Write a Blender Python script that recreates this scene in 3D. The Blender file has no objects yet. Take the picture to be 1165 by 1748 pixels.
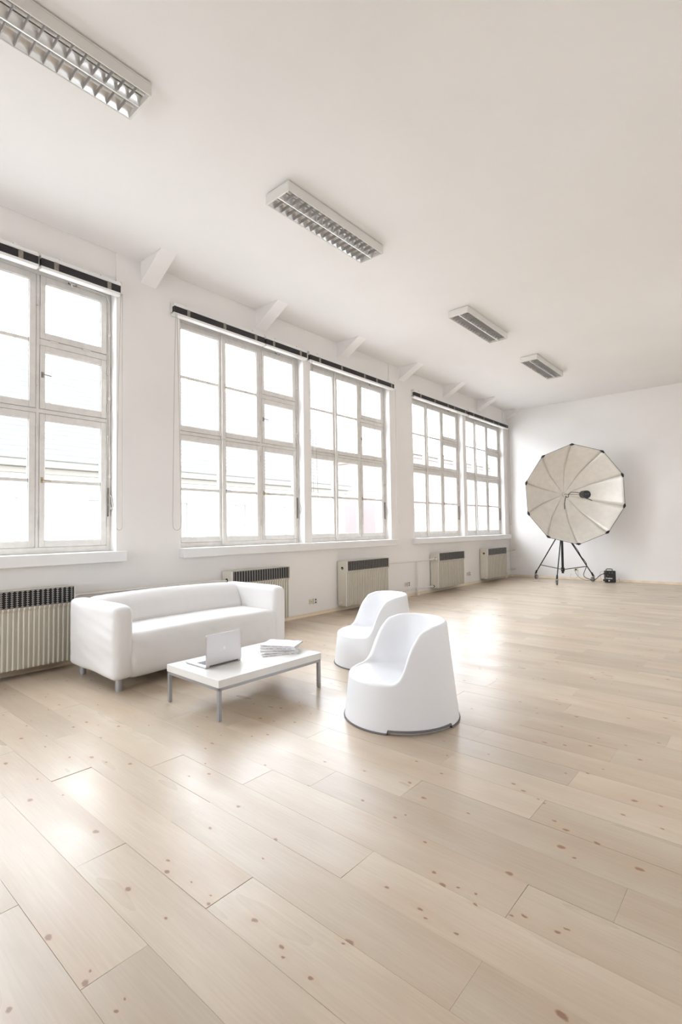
import bpy, bmesh, math, random
import numpy as np
from mathutils import Vector, Matrix, noise
random.seed(7)
D = bpy.data
SC = bpy.context.scene
COL = SC.collection
pi = math.pi

# ------------------------------------------------------------------ camera
CAMX, CAMZ = 5.36034, 1.30
YAW, PITCH, ROLL, FPX = 0.711757, 0.033484, -0.014032, 864.963
fw = Vector((-math.sin(YAW)*math.cos(PITCH), math.cos(YAW)*math.cos(PITCH), math.sin(PITCH)))
rt0 = Vector((math.cos(YAW), math.sin(YAW), 0)); up0 = rt0.cross(fw)
rt = rt0*math.cos(ROLL)+up0*math.sin(ROLL); up = -rt0*math.sin(ROLL)+up0*math.cos(ROLL)
cam = D.cameras.new('camera'); camo = D.objects.new('camera', cam); COL.objects.link(camo)
cam.sensor_fit = 'VERTICAL'; cam.sensor_height = 36; cam.lens = FPX/1748*36
cam.clip_start = .05; cam.clip_end = 400
m = Matrix((rt, up, -fw)).transposed().to_4x4(); m.translation = Vector((CAMX, 0, CAMZ))
camo.matrix_world = m
SC.camera = camo

# ------------------------------------------------------------------ world, light, exposure
SKY = 15.5
w = D.worlds.new('overcast_sky'); SC.world = w; w.use_nodes = True
nt = w.node_tree; bg = nt.nodes['Background']
bg.inputs[0].default_value = (.85, .905, 1.0, 1); bg.inputs[1].default_value = SKY
SC.view_settings.view_transform = 'Standard'; SC.view_settings.look = 'None'
SC.view_settings.gamma = 1; SC.view_settings.use_curve_mapping = False
SC.view_settings.exposure = 0.0

ROOM_X, Y0, Y1, H = 6.5, -2.6, 13.01, 4.345      # room: x 0..ROOM_X, y Y0..Y1
UNITS = [(.45, 2.53), (3.30, 5.38), (5.54, 7.62), (8.40, 10.48), (10.64, 12.72)]
OPEN_Z0, OPEN_Z1 = 1.10, 3.95
# window portals tell the sampler where the sky comes in (they emit nothing themselves)
def portal(name, loc, rot, sx, sy):
    l = D.lights.new(name, 'AREA'); l.shape = 'RECTANGLE'; l.size = sx; l.size_y = sy
    l.cycles.is_portal = True
    o = D.objects.new(name, l); o.location = loc; o.rotation_euler = rot; COL.objects.link(o)
for a, b in UNITS:
    portal('window_portal', (-.22, (a+b)/2, (OPEN_Z0+OPEN_Z1)/2), (0, -pi/2, 0), OPEN_Z1-OPEN_Z0, b-a)
RIGHT_FILL_UNITS = [(3.2, 4.1), (8.0, 8.9)]; RZA, RZB = 1.25, 2.35     # small unseen windows added in the opposite wall for fill light
for a, b in RIGHT_FILL_UNITS:
    portal('window_portal', (ROOM_X+.22, (a+b)/2, (RZA+RZB)/2), (0, pi/2, 0), RZB-RZA, b-a)

FX0, FX1, FZA, FZB = .9, 2.9, .95, 2.35      # unseen low window added behind the viewer for more fill
portal('window_portal', ((FX0+FX1)/2, Y0-.22, (FZA+FZB)/2), (pi/2, 0, 0), FX1-FX0, FZB-FZA)

# ------------------------------------------------------------------ materials
def new_mat(name):
    m = D.materials.new(name); m.use_nodes = True
    nt = m.node_tree; b = nt.nodes['Principled BSDF']
    return m, nt, b
def N(nt, typ, **kw):
    n = nt.nodes.new(typ)
    for k, v in kw.items():
        if k in ('inp',):
            for i, x in v.items(): n.inputs[i].default_value = x
        else: setattr(n, k, v)
    return n
def mat(name, col, rough=.5, metal=0, spec=.5, bump=0, bscale=40, var=0, vscale=3, stretch=(1,1,1), **kw):
    m, nt, b = new_mat(name)
    b.inputs['Base Color'].default_value = (*col, 1)
    b.inputs['Roughness'].default_value = rough; b.inputs['Metallic'].default_value = metal
    b.inputs['Specular IOR Level'].default_value = spec
    for k, v in kw.items(): b.inputs[k].default_value = v
    if bump or var:
        tc = N(nt, 'ShaderNodeTexCoord'); mp = N(nt, 'ShaderNodeMapping'); mp.inputs['Scale'].default_value = stretch
        nt.links.new(tc.outputs['Object'], mp.inputs[0])
    if bump:
        no = N(nt, 'ShaderNodeTexNoise'); no.inputs['Scale'].default_value = bscale; no.inputs['Detail'].default_value = 4
        bp = N(nt, 'ShaderNodeBump'); bp.inputs['Strength'].default_value = bump; bp.inputs['Distance'].default_value = .01
        nt.links.new(mp.outputs[0], no.inputs['Vector']); nt.links.new(no.outputs[0], bp.inputs['Height'])
        nt.links.new(bp.outputs[0], b.inputs['Normal'])
    if var:
        n2 = N(nt, 'ShaderNodeTexNoise'); n2.inputs['Scale'].default_value = vscale; n2.inputs['Detail'].default_value = 3
        mr = N(nt, 'ShaderNodeMapRange', inp={1: .3, 2: .7, 3: 1-var, 4: 1+var*.4})
        mx = N(nt, 'ShaderNodeVectorMath', operation='SCALE'); mx.inputs[0].default_value = col
        nt.links.new(mp.outputs[0], n2.inputs['Vector']); nt.links.new(n2.outputs[0], mr.inputs[0])
        nt.links.new(mr.outputs[0], mx.inputs['Scale']); nt.links.new(mx.outputs[0], b.inputs['Base Color'])
    return m
M = {}
M['wall'] = mat('white_wall_paint', (.925, .885, .85), .85, spec=.2, bump=.12, bscale=9, var=.03, vscale=1.2)
M['wall_back'] = M['wall']
M['ceiling'] = mat('white_ceiling_paint', (.915, .88, .85), .9, spec=.15, bump=.1, bscale=6, var=.025, vscale=.8)
M['sill'] = mat('white_sill_paint', (.87, .85, .83), .35, bump=.05, bscale=12, var=.02)
M['wframe'] = mat('aged_white_window_paint', (.80, .765, .72), .45, bump=.15, bscale=30, var=.07, vscale=14)
M['iron'] = mat('grey_window_iron', (.33, .31, .29), .45, .6, var=.3, vscale=60)
M['brass'] = mat('worn_brass', (.42, .33, .2), .4, .8)
M['headrail'] = mat('white_blind_rail', (.88, .86, .83), .35)
M['slat'] = mat('dark_brown_blind_slats', (.035, .030, .031), .45)
M['tape'] = mat('worn_blind_tape', (.33, .29, .25), .9, var=.3, vscale=70)
M['cord'] = mat('grey_cord', (.45, .41, .37), .8)
M['casing'] = mat('lamp_housing_enamel', (.80, .77, .72), .4)
M['blade'] = mat('matt_louvre_blade', (.46, .43, .41), .42, .6)
M['louvre'] = mat('aluminium_louvre', (.74, .73, .71), .30, .9)
M['tube'] = mat('unlit_fluorescent_tube', (.85, .84, .82), .25)
M['black'] = mat('black_plastic', (.012, .012, .013), .4)
M['blackmetal'] = mat('black_powder_coated_steel', (.015, .015, .016), .35, .3)
M['rubber'] = mat('grey_rubber', (.16, .145, .145), .7)
M['sofa'] = mat('white_cotton_slipcover', (.81, .78, .755), .9, spec=.15, bump=.10, bscale=120, **{'Sheen Weight': .15})
M['steel'] = mat('grey_painted_steel', (.42, .42, .44), .38, .55)
M['lacquer'] = mat('white_table_lacquer', (.83, .81, .77), .18, var=.015)
M['plastic'] = mat('white_moulded_plastic', (.86, .855, .865), .38, **{'Subsurface Weight': .12, 'Subsurface Radius': (.03, .03, .03), 'Subsurface Scale': .3})
M['alu'] = mat('anodised_aluminium', (.64, .61, .605), .32, .75)
M['key'] = mat('grey_keyboard', (.07, .07, .075), .5)
M['screen'] = mat('dark_screen', (.01, .01, .012), .1)
M['logo'] = mat('pale_lid_logo', (.9, .88, .86), .3)
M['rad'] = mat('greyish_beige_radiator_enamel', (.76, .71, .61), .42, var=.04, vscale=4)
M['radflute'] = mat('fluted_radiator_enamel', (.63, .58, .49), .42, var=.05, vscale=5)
M['radrib'] = mat('pale_radiator_ridge', (.84, .80, .72), .4)  # ridge faces only, paler than the troughs of the same panel
M['radin'] = mat('dark_radiator_inside', (.012, .010, .010), .8)
M['radgrille'] = mat('grey_grille_metal', (.36, .34, .32), .35, .5)
M['pipe'] = mat('cream_pipe_paint', (.82, .77, .70), .35, var=.05, vscale=20)
M['skirting'] = mat('varnished_pine_skirting', (.85, .71, .53), .4, var=.12, vscale=6, stretch=(1, .1, 1))
M['socket'] = mat('cream_socket_plastic', (.72, .66, .52), .4)
M['socketw'] = mat('white_socket_plastic', (.80, .77, .72), .4)
M['hole'] = mat('dark_hole', (.02, .018, .015), .9)
M['silver'] = mat('silver_reflector_fabric', (.92, .88, .81), .42, .22, bump=.3, bscale=16, var=.05, vscale=9)
M['caster'] = mat('chrome_caster', (.55, .54, .53), .25, .9)
M['text'] = mat('white_print', (.85, .85, .85), .5)

def glass_mat():
    m = D.materials.new('window_glass'); m.use_nodes = True; nt = m.node_tree; nt.nodes.clear()
    o = N(nt, 'ShaderNodeOutputMaterial'); mix = N(nt, 'ShaderNodeMixShader')
    t = N(nt, 'ShaderNodeBsdfTransparent'); t.inputs[0].default_value = (.97, .98, .975, 1)
    g = N(nt, 'ShaderNodeBsdfGlossy'); g.inputs['Roughness'].default_value = .02
    # Schlick reflectance from the angle to the pane, the same from either side
    geo = N(nt, 'ShaderNodeNewGeometry'); dot = N(nt, 'ShaderNodeVectorMath', operation='DOT_PRODUCT')
    nt.links.new(geo.outputs['Normal'], dot.inputs[0]); nt.links.new(geo.outputs['Incoming'], dot.inputs[1])
    ab = N(nt, 'ShaderNodeMath', operation='ABSOLUTE'); nt.links.new(dot.outputs['Value'], ab.inputs[0])
    om = N(nt, 'ShaderNodeMath', operation='SUBTRACT'); om.inputs[0].default_value = 1; nt.links.new(ab.outputs[0], om.inputs[1])
    pw = N(nt, 'ShaderNodeMath', operation='POWER'); pw.inputs[1].default_value = 5; nt.links.new(om.outputs[0], pw.inputs[0])
    f = N(nt, 'ShaderNodeMath', operation='MULTIPLY_ADD'); f.inputs[1].default_value = .9; f.inputs[2].default_value = .03; nt.links.new(pw.outputs[0], f.inputs[0])
    nt.links.new(f.outputs[0], mix.inputs[0]); nt.links.new(t.outputs[0], mix.inputs[1]); nt.links.new(g.outputs[0], mix.inputs[2])
    nt.links.new(mix.outputs[0], o.inputs[0]); return m
M['glass'] = glass_mat()

def wood_mat(name, knots):
    m, nt, b = new_mat(name); L = nt.links.new
    tc = N(nt, 'ShaderNodeTexCoord'); oi = N(nt, 'ShaderNodeObjectInfo'); geo = N(nt, 'ShaderNodeNewGeometry')
    add = N(nt, 'ShaderNodeMath', operation='ADD'); L(oi.outputs['Random'], add.inputs[0]); L(geo.outputs['Random Per Island'], add.inputs[1])
    rnd = N(nt, 'ShaderNodeMath', operation='FRACT'); L(add.outputs[0], rnd.inputs[0])
    off = N(nt, 'ShaderNodeVectorMath', operation='SCALE'); off.inputs[0].default_value = (37, 53, 11); L(rnd.outputs[0], off.inputs['Scale'])
    p = N(nt, 'ShaderNodeVectorMath', operation='ADD'); L(tc.outputs['Object'], p.inputs[0]); L(off.outputs[0], p.inputs[1])
    # broad cathedral grain: noise-warped rings stretched along the plank
    mp = N(nt, 'ShaderNodeMapping'); mp.inputs['Scale'].default_value = (.9, 7, 1); L(p.outputs[0], mp.inputs[0])
    n1 = N(nt, 'ShaderNodeTexNoise', inp={'Scale': 1.1, 'Detail': 2.0, 'Distortion': .6}); L(mp.outputs[0], n1.inputs['Vector'])
    rings = N(nt, 'ShaderNodeMath', operation='MULTIPLY'); rings.inputs[1].default_value = 46; L(n1.outputs[0], rings.inputs[0])
    sn = N(nt, 'ShaderNodeMath', operation='SINE'); L(rings.outputs[0], sn.inputs[0])
    mp2 = N(nt, 'ShaderNodeMapping'); mp2.inputs['Scale'].default_value = (6, 130, 1); L(p.outputs[0], mp2.inputs[0])
    n2 = N(nt, 'ShaderNodeTexNoise', inp={'Scale': 1.0, 'Detail': 4.0}); L(mp2.outputs[0], n2.inputs['Vector'])
    mp3 = N(nt, 'ShaderNodeMapping'); mp3.inputs['Scale'].default_value = (1.3, 5, 1); L(p.outputs[0], mp3.inputs[0])
    n3 = N(nt, 'ShaderNodeTexNoise', inp={'Scale': 1.0, 'Detail': 2.0}); L(mp3.outputs[0], n3.inputs['Vector'])
    base = N(nt, 'ShaderNodeMixRGB'); base.inputs[1].default_value = WOOD_A; base.inputs[2].default_value = WOOD_B
    mr = N(nt, 'ShaderNodeMapRange', inp={1: .35, 2: .7, 3: 0, 4: 1}); L(n3.outputs[0], mr.inputs[0]); L(mr.outputs[0], base.inputs[0])
    g1 = N(nt, 'ShaderNodeMapRange', inp={1: -1, 2: 1, 3: .99, 4: 1.004}); L(sn.outputs[0], g1.inputs[0])
    g2 = N(nt, 'ShaderNodeMapRange', inp={1: .3, 2: .7, 3: .945, 4: 1.03}); L(n2.outputs[0], g2.inputs[0])
    tone = N(nt, 'ShaderNodeMapRange', inp={1: 0, 2: 1, 3: .88, 4: 1.06}); L(rnd.outputs[0], tone.inputs[0])
    mm = N(nt, 'ShaderNodeMath', operation='MULTIPLY'); L(g1.outputs[0], mm.inputs[0]); L(g2.outputs[0], mm.inputs[1])
    mm2 = N(nt, 'ShaderNodeMath', operation='MULTIPLY'); L(mm.outputs[0], mm2.inputs[0]); L(tone.outputs[0], mm2.inputs[1])
    col = N(nt, 'ShaderNodeVectorMath', operation='SCALE'); L(base.outputs[0], col.inputs[0]); L(mm2.outputs[0], col.inputs['Scale'])
    cur = col.outputs[0]
    if knots == 'attr':
        # each plank carries up to five knots (x, y, size in its own coordinates) as object properties
        wn = N(nt, 'ShaderNodeTexNoise', inp={'Scale': 38.0, 'Detail': 3.0}); L(p.outputs[0], wn.inputs['Vector'])
        wv = N(nt, 'ShaderNodeVectorMath', operation='SUBTRACT'); L(wn.outputs['Color'], wv.inputs[0]); wv.inputs[1].default_value = (.5, .5, .5)
        ws = N(nt, 'ShaderNodeVectorMath', operation='SCALE'); L(wv.outputs[0], ws.inputs[0]); ws.inputs['Scale'].default_value = .018
        pw = N(nt, 'ShaderNodeVectorMath', operation='ADD'); L(tc.outputs['Object'], pw.inputs[0]); L(ws.outputs[0], pw.inputs[1])
        core = halo = None
        for k in 'abcde':
            at = N(nt, 'ShaderNodeAttribute', attribute_type='OBJECT', attribute_name='knot_'+k)
            sx = N(nt, 'ShaderNodeSeparateXYZ'); L(at.outputs['Vector'], sx.inputs[0])
            kc = N(nt, 'ShaderNodeCombineXYZ'); L(sx.outputs[0], kc.inputs[0]); L(sx.outputs[1], kc.inputs[1])
            d = N(nt, 'ShaderNodeVectorMath', operation='SUBTRACT'); L(pw.outputs[0], d.inputs[0]); L(kc.outputs[0], d.inputs[1])
            for kind, st, r0, r1 in (('core', (.62, 1, 0), .55, 1.25), ('halo', (.28, .75, 0), .3, 2.6)):
                q = N(nt, 'ShaderNodeVectorMath', operation='MULTIPLY'); q.inputs[1].default_value = st; L(d.outputs[0], q.inputs[0])
                ln = N(nt, 'ShaderNodeVectorMath', operation='LENGTH'); L(q.outputs[0], ln.inputs[0])
                dv = N(nt, 'ShaderNodeMath', operation='DIVIDE'); L(ln.outputs['Value'], dv.inputs[0]); L(sx.outputs[2], dv.inputs[1])
                r = N(nt, 'ShaderNodeMapRange', inp={1: r0, 2: r1, 3: 1, 4: 0}); r.interpolation_type = 'SMOOTHSTEP'; L(dv.outputs[0], r.inputs[0])
                gate = N(nt, 'ShaderNodeMath', operation='GREATER_THAN'); gate.inputs[1].default_value = .0005; L(sx.outputs[2], gate.inputs[0])
                g = N(nt, 'ShaderNodeMath', operation='MULTIPLY'); L(r.outputs[0], g.inputs[0]); L(gate.outputs[0], g.inputs[1])
                if kind == 'core':
                    if core is None: core = g.outputs[0]
                    else:
                        mxn = N(nt, 'ShaderNodeMath', operation='MAXIMUM'); L(core, mxn.inputs[0]); L(g.outputs[0], mxn.inputs[1]); core = mxn.outputs[0]
                else:
                    if halo is None: halo = g.outputs[0]
                    else:
                        mxn = N(nt, 'ShaderNodeMath', operation='MAXIMUM'); L(halo, mxn.inputs[0]); L(g.outputs[0], mxn.inputs[1]); halo = mxn.outputs[0]
        for fac, c, s in ((halo, (.56, .38, .25, 1), .36), (core, (.25, .135, .08, 1), .82)):
            f = N(nt, 'ShaderNodeMath', operation='MULTIPLY'); f.inputs[1].default_value = s; L(fac, f.inputs[0])
            mx = N(nt, 'ShaderNodeMixRGB'); mx.inputs[2].default_value = c; L(f.outputs[0], mx.inputs[0]); L(cur, mx.inputs[1]); cur = mx.outputs[0]
    else:
        mp4 = N(nt, 'ShaderNodeMapping'); mp4.inputs['Scale'].default_value = (1.6, 4.2, 1); L(p.outputs[0], mp4.inputs[0])
        vo = N(nt, 'ShaderNodeTexVoronoi', inp={'Scale': 1.0, 'Randomness': 1.0}); L(mp4.outputs[0], vo.inputs['Vector'])
        r = N(nt, 'ShaderNodeMapRange', inp={1: .03, 2: .11, 3: .75, 4: 0}); L(vo.outputs['Distance'], r.inputs[0])
        mx = N(nt, 'ShaderNodeMixRGB'); mx.inputs[2].default_value = (.30, .16, .09, 1); L(r.outputs[0], mx.inputs[0]); L(cur, mx.inputs[1]); cur = mx.outputs[0]
    L(cur, b.inputs['Base Color'])
    rr = N(nt, 'ShaderNodeMapRange', inp={1: .3, 2: .7, 3: .27, 4: .35}); L(n3.outputs[0], rr.inputs[0]); L(rr.outputs[0], b.inputs['Roughness'])
    b.inputs['Specular IOR Level'].default_value = .30
    bp = N(nt, 'ShaderNodeBump', inp={'Strength': .05, 'Distance': .002}); L(n2.outputs[0], bp.inputs['Height']); L(bp.outputs[0], b.inputs['Normal'])
    return m
WOOD_A = (.59, .49, .375, 1); WOOD_B = (.53, .415, .305, 1)
M['wood'] = wood_mat('knotty_maple_plank', 'attr')
M['wood_far'] = wood_mat('knotty_maple_plank_far', 'vor')

# ------------------------------------------------------------------ mesh helpers
class MB:
    def __init__(s): s.v = []; s.f = []; s.mi = []
    def add(s, vs, fs, mi=0):
        b = len(s.v); s.v += [tuple(v) for v in vs]; s.f += [tuple(i+b for i in f) for f in fs]; s.mi += [mi]*len(fs); return s
    def box(s, x0, x1, y0, y1, z0, z1, mi=0):
        vs = [(x, y, z) for z in (z0, z1) for y in (y0, y1) for x in (x0, x1)]
        return s.add(vs, [(0, 2, 3, 1), (4, 5, 7, 6), (0, 1, 5, 4), (2, 6, 7, 3), (0, 4, 6, 2), (1, 3, 7, 5)], mi)
    def cyl(s, a, b, r, r2=None, n=12, mi=0):
        a = Vector(a); b = Vector(b); r2 = r if r2 is None else r2
        d = (b-a).normalized(); t = Vector((0, 0, 1)) if abs(d.z) < .9 else Vector((1, 0, 0))
        u = d.cross(t).normalized(); v = d.cross(u)
        vs = []
        for c, rr in ((a, r), (b, r2)):
            for i in range(n):
                an = 2*pi*i/n; vs.append(c+u*rr*math.cos(an)+v*rr*math.sin(an))
        fs = [(i, i+n, (i+1) % n+n, (i+1) % n) for i in range(n)]+[tuple(range(n)), tuple(range(2*n-1, n-1, -1))]
        return s.add(vs, fs, mi)
    def tube(s, pts, r, n=8, closed=False, mi=0):
        P = [Vector(p) for p in pts]; k = len(P); rings = []; u = None
        for i, p in enumerate(P):
            a = P[(i-1) % k] if closed or i else p; b = P[(i+1) % k] if closed or i < k-1 else p
            d = (b-a).normalized()
            if u is None:
                t = Vector((0, 0, 1)) if abs(d.z) < .9 else Vector((1, 0, 0)); u = d.cross(t).normalized()
            u = (u-d*u.dot(d)).normalized(); v = d.cross(u)
            rings.append([p+(u*math.cos(2*pi*j/n)+v*math.sin(2*pi*j/n))*r for j in range(n)])
        vs = [q for ring in rings for q in ring]; fs = []
        for i in range(k if closed else k-1):
            for j in range(n):
                a0 = i*n+j; a1 = i*n+(j+1) % n; b0 = ((i+1) % k)*n+j; b1 = ((i+1) % k)*n+(j+1) % n
                fs.append((a0, a1, b1, b0))
        if not closed: fs += [tuple(range(n-1, -1, -1)), tuple(range((k-1)*n, k*n))]
        return s.add(vs, fs, mi)
    def prism(s, poly, axis, a, b, mi=0):
        # poly in the other two axes (cyclic order), extruded along axis
        def P(u, v, t):
            return {0: (t, u, v), 1: (u, t, v), 2: (u, v, t)}[axis]
        n = len(poly); vs = [P(*p, a) for p in poly]+[P(*p, b) for p in poly]
        return s.add(vs, [tuple(range(n)), tuple(range(2*n-1, n-1, -1))]+[(i, i+n, (i+1) % n+n, (i+1) % n) for i in range(n)], mi)
    def build(s, name, mats, parent=None, smooth=False, bevel=0, segs=2, angle=None, loc=None):
        me = D.meshes.new(name); me.from_pydata(s.v, [], s.f)
        if not isinstance(mats, (list, tuple)): mats = [mats]
        for m_ in mats: me.materials.append(m_)
        me.polygons.foreach_set('material_index', s.mi)
        bm = bmesh.new(); bm.from_mesh(me); bmesh.ops.recalc_face_normals(bm, faces=bm.faces); bm.to_mesh(me); bm.free()
        if smooth: me.polygons.foreach_set('use_smooth', [True]*len(me.polygons))
        if angle is not None: me.set_sharp_from_angle(angle=math.radians(angle))
        me.update()
        o = D.objects.new(name, me); COL.objects.link(o)
        if parent is not None: o.parent = parent
        if loc is not None: o.location = loc
        if bevel:
            md = o.modifiers.new('bevel', 'BEVEL'); md.width = bevel; md.segments = segs; md.limit_method = 'ANGLE'; md.angle_limit = math.radians(40)
        return o
def tag(o, label=None, cat=None, group=None, kind=None):
    if label: o['label'] = label
    if cat: o['category'] = cat
    if group: o['group'] = group
    if kind: o['kind'] = kind
    return o
def thing(name, label, cat, loc=(0, 0, 0), rz=0, group=None, kind=None):
    o = D.objects.new(name, None); o.empty_display_size = .1; COL.objects.link(o)
    o.location = loc; o.rotation_euler = (0, 0, rz)
    return tag(o, label, cat, group, kind)
def rbox(c, s, r, step=.03, amp=0, fn=None):
    """rounded box as a fine closed grid; returns verts, faces"""
    c = Vector(c); h = Vector(s)/2
    n = [max(3, int(math.ceil(2*h[i]/step))) for i in range(3)]
    idx = {}; vs = []; fs = []
    def V_(i, j, k):
        key = (i, j, k)
        if key not in idx:
            p = Vector((-h.x+2*h.x*i/n[0], -h.y+2*h.y*j/n[1], -h.z+2*h.z*k/n[2]))
            q = Vector([max(-h[a]+r, min(h[a]-r, p[a])) for a in range(3)])
            d = p-q
            if d.length > 1e-9: p = q+d.normalized()*r
            idx[key] = len(vs); vs.append(c+p)
        return idx[key]
    for a, b, cc in ((0, 1, 2), (1, 2, 0), (2, 0, 1)):
        for e in (0, n[cc]):
            for i in range(n[a]):
                for j in range(n[b]):
                    def K(ii, jj):
                        t = [0, 0, 0]; t[a] = ii; t[b] = jj; t[cc] = e; return V_(*t)
                    f = (K(i, j), K(i+1, j), K(i+1, j+1), K(i, j+1))
                    fs.append(f if e else f[::-1])
    if fn: vs = [fn(v) for v in vs]
    return vs, fs

# ------------------------------------------------------------------ structure: walls, ceiling
T = .36
wl = MB()
groups = [(.45, 2.53, 0), (3.30, 7.62, 0), (8.40, 12.72, 0)]
wl.box(-T, 0, Y0-.2, Y1+.2, -.3, OPEN_Z0-.001)                     # parapet
edges = [Y0-.2]+[e for g in groups for e in g[:2]]+[Y1+.2]
for i in range(0, len(edges), 2): wl.box(-T, 0, edges[i], edges[i+1], OPEN_Z0-.001, H+.2)   # piers
for a, b, _ in groups: wl.box(-T, -.014, a, b, OPEN_Z1, H+.2)       # lintels, set back a little
for a, b in ((5.38, 5.54), (10.48, 10.64)): wl.box(-.24, 0, a, b, OPEN_Z0-.001, OPEN_Z1)   # posts
wall_left = tag(wl.build('wall_left', M['wall']), kind='structure')
b_ = MB().box(0, ROOM_X, Y1, Y1+.25, -.3, H+.2)
tag(b_.build('wall_back', M['wall_back']), kind='structure')
b_ = MB().box(ROOM_X, ROOM_X+.25, Y0-.2, Y1+.25, -.3, RZA).box(ROOM_X, ROOM_X+.25, Y0-.2, Y1+.25, RZB, H+.2)
ed_ = [Y0-.2]+[e for g in RIGHT_FILL_UNITS for e in g]+[Y1+.25]
for i in range(0, len(ed_), 2): b_.box(ROOM_X, ROOM_X+.25, ed_[i], ed_[i+1], RZA, RZB)
tag(b_.build('wall_right', M['wall']), kind='structure')
b_ = MB().box(0, FX0, Y0-.25, Y0, -.3, H+.2).box(FX1, ROOM_X, Y0-.25, Y0, -.3, H+.2).box(FX0, FX1, Y0-.25, Y0, -.3, FZA).box(FX0, FX1, Y0-.25, Y0, FZB, H+.2)
tag(b_.build('wall_front', M['wall']), kind='structure')
ceiling = tag(MB().box(-.01, ROOM_X, Y0, Y1, H, H+.19).build('ceiling', M['ceiling']), kind='structure')
hm = MB().prism([(-.02, 4.095), (-.02, H+.002), (.445, H+.002)], 1, -.095, .095)
h0 = hm.build('haunch', M['ceiling'], ceiling, bevel=.006)
for i, y in enumerate([2.90, 4.575, 6.29, 8.03, 9.74, 11.38, 12.96]):
    o = h0 if i == 0 else h0.copy()
    if i: COL.objects.link(o); o.parent = ceiling
    o.location = (0, y, 0)
# pier faces above the blinds stand a touch proud: the small vertical offsets by the ceiling come with the lintels

# ------------------------------------------------------------------ structure: floor of knotty planks
PW, PL = .2055, 1.39
KNOTS = [(1.104,1.189,1),(0.651,1.395,0.7),(1.47,1.228,1),(1.388,1.277,0.6),(1.68,1.128,2),(1.758,1.248,1),(1.937,1.179,1),(2.004,0.954,2),(2.21,1.214,1.2),(2.335,1.131,1.6),(2.28,1.046,0.7),(2.35,1.0,1),(0.845,1.577,0.7),(0.91,1.534,1),(1.251,1.437,1),(1.194,1.531,1),(0.577,1.822,1),(1.432,1.716,1),(1.744,1.418,1.5),(1.72,1.514,2),(1.842,1.54,0.7),(1.969,1.618,1.5),(2.112,1.754,1),(1.5,1.486,0.7),(2.068,1.456,1),(2.309,1.299,2.2),(2.436,1.322,1),(2.564,1.402,1.7),(2.629,1.024,0.8),(2.553,0.902,2),(3.072,0.993,2),(2.803,0.955,0.6),(1.51,2.184,1),(3.201,0.913,2.2),(3.522,0.91,1.8),(3.491,1.091,1),(3.549,1.053,1.4),(3.538,0.642,1.8),(3.802,0.646,1.6),(3.773,0.671,0.6),(3.954,0.665,0.8),(3.939,0.698,0.5),(3.758,0.929,0.6),(3.813,1.057,1),(3.994,1.113,1.4),(4.145,1.097,1.2),(4.179,1.074,0.7),(4.295,1.245,1.9),(4.284,1.231,0.7),(4.29,1.077,1),(4.405,1.107,2.6),(4.463,1.074,1.5),(3.719,1.453,1),(3.773,1.339,0.6),(3.785,1.084,0.5),(3.673,1.08,0.6),(4.211,1.834,1),(4.332,1.698,1),(4.392,1.66,1.6),(4.444,1.684,0.6),(4.243,1.519,1),(4.393,1.508,1.2),(4.427,1.484,0.6),(4.528,1.647,0.8),(4.507,1.695,0.6),(4.555,1.873,1.8),(4.642,1.677,0.8),(4.617,1.7,0.8),(4.536,1.49,0.8),(4.649,1.527,2.4),(4.708,1.491,1.2),(4.492,1.228,2.4),(4.675,1.701,1),(4.653,2.159,2),(4.712,2.122,1),(4.922,2.21,2),(4.755,2.278,1.5),(4.677,1.701,1),(4.803,1.735,1),(4.783,1.703,1),(4.882,1.715,0.7),(4.728,1.643,2),(4.922,1.578,2.2),(4.883,1.424,2),(2.302,2.672,0.7),(2.365,2.632,0.8),(2.338,2.473,1.2),(2.57,2.535,1.6),(2.645,2.654,0.8),(2.582,2.708,1),(2.819,2.587,0.8),(2.605,2.307,2),(2.717,2.332,0.9),(2.844,2.41,1.2),(2.859,2.155,1.2),(2.797,2.078,1),(2.293,2.093,1),(2.393,1.948,1),(2.635,1.963,0.6),(2.694,1.856,2),(2.723,1.783,1),(2.891,1.669,1),(3.009,1.612,1.3),(2.949,1.531,0.8),(3.165,1.868,1),(3.391,1.512,1.2),(3.433,1.324,1.2),(3.557,1.818,1),(3.509,1.862,0.8),(3.397,2.108,1),(3.892,2.209,1.4),(4.025,2.129,1.7),(3.636,2.164,1),(3.811,1.926,1.1),(4.011,1.905,1),(4.039,1.95,0.7),(3.792,2.435,1),(3.967,2.399,1),(4.249,2.144,1),(4.4,2.134,1),(4.065,2.769,0.7),(4.305,2.531,1),(3.885,2.607,0.7),(3.777,2.767,0.7),(4.048,3.582,1),(4.109,3.854,1),(3.968,4.474,1),(4.252,3.445,1.3),(4.254,3.13,1.7),(4.361,3.164,1),(4.477,3.25,1.5),(4.779,3.542,1.4),(4.805,2.735,2),(4.907,2.76,1.1),(4.791,2.572,1),(4.943,2.56,1),(4.37,2.495,1.3),(4.307,2.529,0.8),(4.57,2.329,1),(4.63,2.292,1.4),(4.56,2.884,1),(4.609,2.984,0.8),(4.471,2.809,1),(4.482,2.445,1),(4.451,2.463,0.6),(4.638,3.388,1),(4.485,3.395,1),(3.748,4.977,1),(3.738,4.364,1),(3.941,3.915,1),(4.554,3.871,1.5),(4.796,3.996,1),(4.28,4.625,1),(4.511,6.096,1),(4.339,5.323,1)]
floor = tag(MB().box(-.0, ROOM_X, Y0, Y1, -.2, -.012).build('floor', mat('subfloor', (.25, .18, .12), .9)), kind='structure')
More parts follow.
